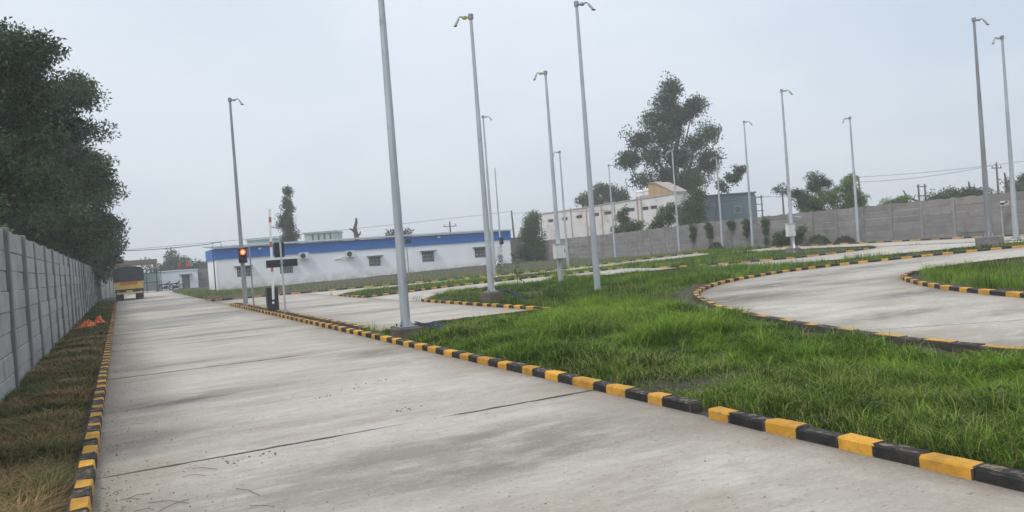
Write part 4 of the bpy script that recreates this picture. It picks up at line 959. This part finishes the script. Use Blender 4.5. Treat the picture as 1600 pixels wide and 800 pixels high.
tree('neem_tree', 'bright green feathery tree behind the right wall, beside a slim pole', 'tree', (54.6, 45.6, 0),
     [((54.0, 45.8, 4.2), (1.4, 1.1, .9)), ((55.6, 45.2, 4.9), (1.2, .9, .9)), ((56.3, 45, 3.7), (1.1, .9, 1.0)), ((53.0, 46.4, 2.9), (1.5, 1.0, .9)), ((55.2, 45.4, 2.8), (1.8, 1, .9)), ((56.2, 45.2, 5.8), (.5, .5, .4))], 330, 50, .24, .18, 'leaf_lite', .16, 'trees behind the right wall', 14)
tree('shrub_thicket', 'low hazy green thicket above the right wall near the square block pole', 'shrub', (73, 47, 0),
     [((71.4, 47.7, 3.2), (1.6, 1.2, .9)), ((73.2, 46.8, 3.6), (1.6, 1.2, .9)), ((75.0, 45.9, 3.4), (1.6, 1.2, .9)), ((77, 45, 2.6), (2.5, 1.2, 1.0))], 220, 45, .35, .26, 'leaf_mid', .14, 'trees behind the right wall', 15)
tree('round_tree', 'rounded hazy tree at the right edge beyond the wall', 'tree', (84.6, 46.4, 0),
     [((83.6, 47, 4.2), (1.5, 1.3, 1.1)), ((85.4, 46, 4.8), (1.7, 1.4, 1.2)), ((84.6, 46.4, 3.2), (2.2, 1.6, 1.2))], 220, 45, .36, .27, 'leaf_mid', .18, 'trees behind the right wall', 16)
tree('shrub', 'small light green shrub over the right wall beside a pole frame', 'shrub', (66.6, 49.0, 0),
     [((66.4, 49.1, 3.1), (1.2, .8, .6)), ((67.4, 48.6, 3.6), (.8, .6, .6))], 80, 40, .25, .2, 'leaf_lite', .07, 'trees behind the right wall', 17)
bs = empty('bare_branch', (69.2, 48.6, 0), 0, 'crooked bare dark branch above the right wall', 'dead tree')
q = MB(); q.tube([(1.2, -.6, -.2), (1.1, -.5, 2.6), (.2, -.1, 3.5), (-.6, .3, 3.9), (-.9, .45, 4.6)], [.16, .13, .11, .09, .06], 7); q.tube([(-.1, 0, 3.65), (.1, -.1, 4.1)], [.07, .03], 5); q.build('trunk', M['bark'], bs)
for k, (x, y, hh, lb) in enumerate(((74.4, 46.2, 5.0, 'dark lopped stump with two prongs above the thicket'), (77.6, 44.6, 5.6, 'slender pale lopped stump left of the square block pole'))):
    s_ = empty('dead_stump', (x, y, 0), 0, lb, 'dead tree')
    q = MB(); q.tube([(0, 0, -.2), (.05, 0, hh*.7), (-.15, 0, hh*.86), (-.3, 0, hh)], [.18, .15, .12, .06], 7); q.tube([(0, 0, hh*.72), (.35, -.1, hh*.85), (.4, -.1, hh*.95)], [.1, .08, .05], 6); q.build('trunk', M['bark'], s_)
# creepers on the right wall
for k, (y, z0, z1, wd, lb) in enumerate(((50.2, .75, 2.6, .42, 'leftmost creeper on the right wall, full and dark to its foot'), (48.2, 1.5, 2.65, .42, 'second creeper from the left on the right wall, a tuft on a bare stem'),
        (45.6, 2.0, 2.7, .3, 'third creeper, a thin one on the right wall right of the short pole'), (44.0, 1.3, 2.7, .42, 'fourth creeper on the right wall, hanging wide at top beside the shed pole'), (42.1, .6, 2.7, .34, 'rightmost creeper on the right wall, long and narrow by the round bush'))):
    z_ = float(.05+.26*ss(68, 44, y))
    tree('creeper', lb, 'creeper', (42.74, y, z_), [((42.72, y, z1-.25), (.12, wd, .3)), ((42.72, y, (z0+z1)/2), (.1, wd*.7, (z1-z0)/2)), ((42.72, y, z0+.1), (.08, wd*.4, .3))],
         60, 28, .10, .12, 'leaf_mid', .022, 'creepers on the right wall', 20+k, fork=.6, droop=1.2, shell=.1)
tree('round_bush', 'round dark bush at the right wall behind the pole with white cabinet', 'bush', (41.9, 39.2, .3),
     [((41.8, 39.4, 1.0), (.7, 1.2, .75)), ((41.8, 38.6, 1.2), (.6, 1.0, .65)), ((41.8, 39.8, .7), (.6, .9, .5))], 220, 45, .17, .13, 'leaf_dark', .06, None, 30)
# soil heaps with dry weeds by the wall
for k, (x, y, r_, hh, lb) in enumerate(((41.9, 36.6, .85, .55, 'dark soil heap at the right wall, right of the round bush'), (41.9, 34.5, .7, .35, 'lower heap of dry weeds at the right wall near a slim pole'), (41.8, 46.4, .8, .5, 'dark weedy heap at the right wall by the short pole'))):
    hp_ = empty('soil_heap', (x, y, float(zg(x, y))), 0, lb, 'heap', 'heaps at the right wall')
    P = []; F = []; nn, mm = 16, 6
    for j in range(mm+1):
        for i in range(nn):
            t0 = 2*math.pi*i/nn; rr = r_*(1-j/mm)*(1+.25*rnd.uniform(-1, 1)); P.append((rr*.7*math.cos(t0), rr*math.sin(t0), hh*(1-(1-j/mm)**2)+rnd.uniform(-.05, .05)*(j > 0)-.05*(j == 0)))
    for j in range(mm):
        for i in range(nn): F.append((j*nn+i, j*nn+(i+1) % nn, (j+1)*nn+(i+1) % nn, (j+1)*nn+i))
    F.append(tuple(range(mm*nn, mm*nn+nn)))
    MB().add(P, F).build('mound', M['soil'], hp_)
    rr = np.random.default_rng(50+k); n_ = 700
    a_ = rr.uniform(0, 2*math.pi, n_); q_ = np.sqrt(rr.random(n_))*r_
    Pp = np.stack([q_*.7*np.cos(a_), q_*np.sin(a_), hh*(1-(q_/r_)**2)+rr.random(n_)*.12], 1)
    place('dry_weeds', leaf_mesh('dry_weeds', Pp, .16, rr.random(n_), M['leaf_dry' if k == 1 else 'leaf_dark'], rr, -.6), hp_)
# far trees behind the gate
for k, (x, y, z, rx, rz_, lb) in enumerate(((9.2, 150, 4.6, 2.3, 1.7, 'rounded hazy tree far behind the small white house'), (3.0, 160, 3.2, 4.5, 1.8, 'low hazy trees far behind the gate canopy'), (16.0, 158, 3.0, 5.0, 1.3, 'low hazy tree line far behind, left of the office corner'), (38.0, 112, 4.8, 1.6, 1.0, 'small dark treetop just showing over the office roof'))):
    tree('far_tree', lb, 'tree', (x, y, 0), [((x, y, z), (rx, 2, rz_)), ((x-rx*.6, y, z*.75), (rx*.8, 2, rz_*.8)), ((x+rx*.6, y, z*.72), (rx*.8, 2, rz_*.8)), ((x, y, z*.5), (rx, 2, rz_))], 150, 40, .5, .45, 'leaf_grey', .2, 'far hazy trees', 40+k)
# young plants in the field
def sapling(x, y, h_, label, seed, per=10, mat='leaf_mid', sp=.12):
    r = np.random.default_rng(seed); z = float(zg(x, y))
    root = empty('sapling', (x, y, z), 0, label, 'sapling', 'young plants in the field')
    MB().tube([(0, 0, -.05), (.02, 0, h_*.5), (-.02, .01, h_)], [.012, .009, .005], 5).build('stem', M['bark'], root)
    n_ = per*12; zz = r.uniform(.25, 1.02, n_)*h_; P = np.stack([r.normal(size=n_)*sp*(1.2-zz/h_), r.normal(size=n_)*sp*(1.2-zz/h_), zz], 1)
    place('leaves', leaf_mesh('leaves', P, .12, r.random(n_), M[mat], r, .1, .3), root)
sapling(10.8, 20.9, 1.5, 'thin young sapling in the grass between two poles in mid field', 60, 8, sp=.13)
sapling(19.5, 39.7, 1.4, 'bushy young plant on the weedy strip near the office end', 61, 16, sp=.3)

# ------------------------------------------------------------------ grass
def blades(name, label, X, Y, h, wd, tint, mat, seg3, z=None, kind='stuff', lean=.5, az=None):
    n = len(X); r = rng
    az = r.uniform(0, 2*math.pi, n) if az is None else az+r.normal(size=n)*.4; ln = h*lean*r.uniform(.2, 1.1, n)
    fa = az+math.pi/2+r.normal(size=n)*.5
    Zb = (zg(X, Y)+.0 if z is None else z)-.01
    dx, dy = np.cos(az), np.sin(az); ex, ey = np.cos(fa)*wd/2, np.sin(fa)*wd/2
    if seg3:
        V = np.stack([np.stack([X-ex, Y-ey, Zb], 1), np.stack([X+ex, Y+ey, Zb], 1),
                      np.stack([X+dx*ln*.32+ex*.8, Y+dy*ln*.32+ey*.8, Zb+h*.70], 1), np.stack([X+dx*ln*.32-ex*.8, Y+dy*ln*.32-ey*.8, Zb+h*.70], 1),
                      np.stack([X+dx*ln, Y+dy*ln, Zb+h*.92], 1)], 1).reshape(-1, 3)
        k = 5
        base = np.arange(n)[:, None]*5
        li = np.concatenate([base+np.array([[0, 1, 2, 3]]), base+np.array([[3, 2, 4]])], 1).ravel()
        ls = (np.arange(n)[:, None]*7+np.array([[0, 4]])).ravel(); lt = np.tile([4, 3], n)
    else:
        V = np.stack([np.stack([X-ex, Y-ey, Zb], 1), np.stack([X+ex, Y+ey, Zb], 1), np.stack([X+dx*ln, Y+dy*ln, Zb+h], 1)], 1).reshape(-1, 3)
        k = 3; li = np.arange(3*n); ls = np.arange(0, 3*n, 3); lt = np.full(n, 3)
    m = bpy.data.meshes.new(name)
    m.vertices.add(len(V)); m.vertices.foreach_set('co', V.ravel().astype(np.float32))
    m.loops.add(len(li)); m.loops.foreach_set('vertex_index', li.astype(np.int32))
    m.polygons.add(len(ls)); m.polygons.foreach_set('loop_start', ls.astype(np.int32)); m.polygons.foreach_set('loop_total', lt.astype(np.int32))
    m.update(calc_edges=True)
    at = m.attributes.new('tint', 'FLOAT', 'POINT'); at.data.foreach_set('value', np.repeat(np.clip(tint, 0, 1), k).astype(np.float32))
    m.materials.append(mat)
    return tag(place(name, m), label, 'grass', kind=kind)
KL = [smooth(D_OUT), smooth(D_IN)]
def field_points(n, x0, x1, y0, y1):
    X = rng.uniform(x0, x1, n); Y = rng.uniform(y0, y1, n)
    k = ~in_roads(X, Y)
    return X[k], Y[k]
def field_params(X, Y):
    big = vnoise(X, Y, 2.6, 21); med = vnoise(X, Y, .8, 22); fine = vnoise(X, Y, .3, 23)
    vig = .38*big+.40*med+.22*fine
    dk = dist_line(X, Y, KL[0]); dk2 = dist_line(X, Y, KL[1])
    bare = np.minimum(ss(.36, 1.05, dk+.5*(med-.5)), ss(.25, .95, dk2+.5*(med-.5)))
    bare = np.minimum(bare, ss(.25, .9, dist_line(X, Y, [(5.3, 17.1), (9.7, 17.1)])+.4*(med-.5)+np.where(Y > 17.1, 9, 0)))
    for (bx, by, r_) in ((5.25, 15.1, .95), (10.46, 21.9, .7), (16.9, 28.4, 1.5), (33.4, 20.1, .7), (34, 31.5, .5), (4.95, 5.5, .2), (14.3, 21.8, .16), (5.9, 3.4, .35)):
        bare = np.minimum(bare, ss(r_*.7, r_*1.25, np.hypot(X-bx, Y-by)+.35*(fine-.5)))
        return vig, bare, big, med, fine
def tufts(n, per, sp, x0, x1, y0, y1):
    "grass grows in tufts: blades fan out from shared crowns"
    cx = rng.uniform(x0, x1, n); cy = rng.uniform(y0, y1, n)
    ang = rng.uniform(0, 2*math.pi, n*per); rr = np.abs(rng.normal(size=n*per))*sp
    hs = np.repeat(rng.uniform(.6, 1.3, n), per); tt = np.repeat(rng.normal(size=n)*.12, per)
    X = np.repeat(cx, per)+np.cos(ang)*rr; Y = np.repeat(cy, per)+np.sin(ang)*rr
    k = ~in_roads(X, Y)
    return [a[k] for a in (X, Y, ang, hs, tt)]
parts = [tufts(*q) for q in ((33000, 14, .05, 4.85, 10.5, .6, 17.0), (36000, 11, .07, 4.85, 22, 5, 33), (24000, 10, .11, 9, 43, 12, 46), (6000, 10, .08, 14, 36, 0, 16))]
X, Y, AZ, HS, TT = (np.concatenate([p[i] for p in parts]) for i in range(5))
dist = np.hypot(X, Y)
az_ = np.arctan2(X, Y)-YAW
keep = (X > 4.80) & (np.abs(az_) < R(50)) & ~((X < 5.2) & (Y > 17.3)) & (np.abs(X-9.78) > .10) & ~((X < 9.9) & (X > 5.3) & (np.abs(Y-17.1) < .10)) & ~((X > 41.0))
for ln in (offset(C_NEAR, -.09), offset(C_FAR, .09), offset(A_NEAR, -.09), offset(E_FAR, .09), offset(E_NEAR, -.09), offset(D_OUT, .09), offset(D_IN, -.09)):
    keep &= dist_line(X, Y, ln[::2]+[ln[-1]]) > .10
for (bx, by, r_) in ((5.21, 15.33, .32), (10.46, 22.06, .36), (33.4, 20.1, .5), (34, 31.5, .3)): keep &= np.hypot(X-bx, Y-by) > r_
X, Y, AZ, HS, TT, dist = (a[keep] for a in (X, Y, AZ, HS, TT, dist))
vig, bare, big, med, fine = field_params(X, Y)
k = rng.random(len(X)) < (bare*(.86+.14*ss(.2, .45, vig))+.01); vig = np.clip((vig-.5)*1.9+.47, 0, 1)
X, Y, AZ, HS, TT, dist, vig, big, med, fine, bare = (a[k] for a in (X, Y, AZ, HS, TT, dist, vig, big, med, fine, bare))
hh = (.095+.215*vig**1.3*ss(.05, .5, bare))*rng.uniform(.6, 1.3, len(X))*HS
hh *= np.where((Y < 17.1) & (X < 10), .5+.5*ss(.3, 2.6, 17.1-Y), 1)
edge_k = ss(4.8, 5.3, X); hh = hh*(.6+.4*np.where(Y < 17, edge_k, 1))
wd = np.clip(.0026+.00058*dist, .0042, .028)*rng.uniform(.7, 1.3, len(X))
tint = .36+1.6*(.3*big+.3*vnoise(X, Y, .6, 32)+.4*vnoise(X, Y, .3, 31)-.5)+TT+rng.normal(size=len(X))*.10
dry = (rng.random(len(X)) < (.03+.24*ss(.60, .78, vnoise(X, Y, 1.9, 33))))
tint = np.where(dry, rng.uniform(.88, 1, len(X)), np.clip(tint, 0, .86))
stalk = rng.random(len(X)) < .012; hh = np.where(stalk, hh*1.5+.05, hh); tint = np.where(stalk, rng.uniform(.84, .97, len(X)), tint); wd = np.where(stalk, wd*.7, wd)
nr = dist < 17
blades('grass', 'bright green grass and weeds covering the field right of the main road', X[nr], Y[nr], hh[nr], wd[nr], tint[nr], M['grass'], True, az=AZ[nr], lean=1.35)
blades('grass', 'green grass in the farther field and track islands', X[~nr], Y[~nr], hh[~nr]*1.1, wd[~nr]*1.15, tint[~nr], M['grass'], False, az=AZ[~nr], lean=.7)
# broad leaved weeds among the grass
n = 1500
X = rng.uniform(5.1, 34, n); Y = 1+rng.random(n)**1.3*34
k = ~in_roads(X, Y) & (np.abs(np.arctan2(X, Y)-YAW) < R(42)) & (dist_line(X, Y, D_OUT) > .9) & (dist_line(X, Y, D_IN) > .9) & (X > 5.35) & (vnoise(X, Y, 1.6, 71) > .52)
X, Y = X[k], Y[k]; per = 110; sz = rng.uniform(.09, .20, len(X))
Pw = np.stack([np.repeat(X, per)+rng.normal(size=len(X)*per)*np.repeat(sz, per)*.7, np.repeat(Y, per)+rng.normal(size=len(X)*per)*np.repeat(sz, per)*.7,
               np.repeat(zg(X, Y)+.02, per)+rng.random(len(X)*per)*np.repeat(sz, per)*1.35], 1)
wm = leaf_mesh('broad_weeds', Pw, .045, np.repeat(rng.random(len(X)), per)*.6+rng.random(len(X)*per)*.4, M['leaf_mid'], rng, -.5, .36)
tag(place('broad_weeds', wm), 'dark leafy weed clumps scattered through the green grass', 'weeds', kind='stuff')
# sparse weeds on the soil in front of the office and by the gate
n = 110000
X = rng.uniform(-.5, 42.7, n); Y = rng.uniform(39, 97, n)
k = ~in_roads(X, Y) & ~((X > 7.3) & (X < 37) & (Y > 71.2)) & (dist_line(X, Y, A_FAR) > .25) & (dist_line(X, Y, A_NEAR) > .25) & (X > 4.5) & ~((X > 36) & (Y > 78))
X, Y = X[k], Y[k]
v = vnoise(X, Y, 3.0, 41)*.6+vnoise(X, Y, .9, 42)*.4
near_k = np.exp(-((Y-48)/2.2)**2)*ss(8, 14, X)+.9*np.exp(-((Y-66)/9)**2)*ss(14, 6, X)+.35*((Y > 72) & (X < 9))+.8*((Y < 46.2))
k = rng.random(len(X)) < (.16*ss(.35, .65, v)+.85*near_k*ss(.25, .55, v))
X, Y, v = X[k], Y[k], v[k]
blades('sparse_weeds', 'sparse dull weeds on the bare soil in front of the office', X, Y, (.10+.28*v**1.5)*rng.uniform(.6, 1.4, len(X)), np.full(len(X), .04), np.where(rng.random(len(X)) < .25, .95, .1+.5*v), M['grass'], False)
# verge by the left wall: trampled, dry
n = 240000
X = rng.uniform(-1.56, -.44, n); Y = 4+rng.random(n)**1.7*60
v = vnoise(X, Y, .5, 51)*.5+vnoise(X, Y, .17, 52)*.5
k = rng.random(n) < (.35+.65*ss(.25, .6, v))*ss(-.44, -.62, X+.1*(v-.5)+.03)
X, Y, v = X[k], Y[k], v[k]; dist = np.hypot(X, Y)
tint = np.clip(-.12+.75*vnoise(X, Y, .7, 53)+.35*vnoise(X, Y, .25, 54)+rng.normal(size=len(X))*.2-.25*ss(24, 45, Y), 0, 1)
blades('verge_grass', 'brown and green trampled grass on the verge between wall and kerb', X, Y, (.06+.11*v)*rng.uniform(.5, 1.7, len(X)), np.clip(.0026+.0005*dist, .004, .03), tint, M['drygrass'], True, lean=2.2)

# ------------------------------------------------------------------ small things lying about
def crumple(name, label, cat, loc, size, mat, seed, n=14):
    r = random.Random(seed); P = []; F = []
    for j in range(n+1):
        for i in range(n+1):
            u, v_ = i/n-.5, j/n-.5; d = math.hypot(u, v_)*2
            P.append((u*size[0]*(1+.2*r.uniform(-1, 1)), v_*size[1]*(1+.2*r.uniform(-1, 1)), max(.015, size[2]*(1-d*.75)*(.35+.5*r.random()+.5*float(vnoise(u*7+seed, v_*7, 1., seed))))))
    for j in range(n):
        for i in range(n): F.append((j*(n+1)+i, j*(n+1)+i+1, (j+1)*(n+1)+i+1, (j+1)*(n+1)+i))
    o = MB().add(P, F).build(name, M[mat], loc=loc, fix=False)
    sm_ = o.modifiers.new('thickness', 'SOLIDIFY'); sm_.thickness = .01
    return tag(o, label, cat)
crumple('plastic_sheet', 'crumpled orange plastic sheet heaped on the left verge by the wall', 'plastic sheet', (-1.12, 30.4, .04), (.6, 1.7, .34), 'orange', 5, 26)
crumple('plastic_sheet', 'smaller crumpled orange sheet beside the kerb, right of the larger heap', 'plastic sheet', (-.78, 31.8, .04), (.5, 1.3, .34), 'orange', 6, 26)
crumple('orange_wrapper', 'small orange scrap on the verge in the bottom left corner', 'wrapper', (-.66, 6.75, .05), (.10, .16, .06), 'orange', 7, 6)
for k, (x, y, z, rz, lb) in enumerate(((-.86, 14.2, .06, .4, 'broken red brick lying flat on the left verge'), (-1.0, 13.6, .05, 1.2, 'red brick half hidden in verge grass nearer the wall'), (-.74, 15.4, .05, 2.2, 'red brick close to the left kerb on the verge'), (5.75, 3.45, .02, .2, 'reddish brick in the grass at bottom right'))):
    b_ = MB().box((-.11, -.05, 0), (.11, .05, .065), .008); b_.v = [(a+rnd.uniform(-.006, .006), c+rnd.uniform(-.006, .006), d+rnd.uniform(-.004, .004)) for a, c, d in b_.v]
    o = tag(b_.build('brick', M['brick'], loc=(x, y, z)), lb, 'brick', 'loose bricks'); o.rotation_euler = (.1, .08, rz)
bp = empty('blue_pipes', (5.49, 15.23, .0), 0, 'bundle of blue plastic pipes trailing from the nearest pole block into the grass', 'pipe')
for k in range(5):
    a = k*.05
    MB().tube([(.0, .25-a*2, .30-.03*k), (.2, .1-a*2.2, .22+.02*k), (.4, -.1-a*3, .10+.03*(k % 2)), (.62+.08*k, -.25-a*4, .05+.02*k)], .011, 8).build('pipe', M['bluepipe'], bp)
bp = empty('blue_pipes', (10.76, 21.96, .16), 0, 'blue plastic pipes on the brown block beside the test bay', 'pipe')
for k in range(4):
    a = k*.06
    MB().tube([(-.1, .1-a, .24), (.1, -a, .24), (.3, -.15-a*2, .10), (.5, -.2-a*3, -.2)], .012, 8).build('pipe', M['bluepipe'], bp)
# grit, pebbles and twigs along the left kerb and on the slab
P = []; F = []
def pebble(x, y, s, z=.021):
    n0 = len(P); a = rnd.uniform(0, 6)
    for k in range(5): P.append((x+s*math.cos(a+k*1.26)*rnd.uniform(.6, 1.2), y+s*math.sin(a+k*1.26)*rnd.uniform(.6, 1.2), z))
    P.append((x+rnd.uniform(-.3, .3)*s, y+rnd.uniform(-.3, .3)*s, z+s*rnd.uniform(.5, 1.0)))
    for k in range(5): F.append((n0+k, n0+(k+1) % 5, n0+5))
for _ in range(900):
    y = 5+rnd.random()**1.6*22; e = rnd.expovariate(3.2); x = -.28+e
    if x < 4.5: pebble(x, y, rnd.uniform(.003, .009)*(1.6 if rnd.random() < .06 else 1))
for _ in range(260):
    pebble(rnd.uniform(-.2, 4.5), 3.5+rnd.random()**1.3*18, rnd.uniform(.003, .008))
for cx, cy in ((2.15, 9.55), (2.55, 9.85), (2.9, 10.1), (2.55, 7.9), (2.75, 8.0), (.8, 7.0), (1.0, 7.05)):
    for _ in range(7): pebble(cx+rnd.gauss(0, .12), cy+rnd.gauss(0, .05), rnd.uniform(.006, .016))
gr = MB().add(P, F).build('grit', M['found'], fix=False); tag(gr, 'scattered dark grit and pebbles on the concrete road', 'grit', kind='stuff')
tw_ = MB()
for _ in range(16):
    x, y = -.25+rnd.expovariate(3.5), 6.3+rnd.gauss(0, .55); a = rnd.uniform(0, 3.1); L = rnd.uniform(.08, .35)
    dx, dy = math.cos(a)*L/2, math.sin(a)*L/2
    tw_.tube([(x-dx, y-dy, .026), (x+rnd.uniform(-.02, .02), y+rnd.uniform(-.02, .02), .036), (x+dx, y+dy, .027)], .0022, 4)
tag(tw_.build('twigs', pmat('reddish_twig', (.10, .055, .04), (.17, .09, .065), 9, .9), fix=False), 'thin reddish twigs littering the road by the left kerb', 'twigs', kind='stuff')

# ------------------------------------------------------------------ haze
hz = MB().box((-1800, -1800, -1.3), (1800, 1800, 26)).build('haze', None); tag(hz, kind='stuff')
hm = bpy.data.materials.new('haze_air'); hm.use_nodes = True; ht = hm.node_tree; ht.nodes.clear()
ho = ht.nodes.new('ShaderNodeOutputMaterial'); hv = ht.nodes.new('ShaderNodeVolumePrincipled')
hv.inputs['Color'].default_value = (.97, .985, 1, 1); hv.inputs['Density'].default_value = .0014
ht.links.new(hv.outputs[0], ho.inputs['Volume']); hz.data.materials.append(hm)
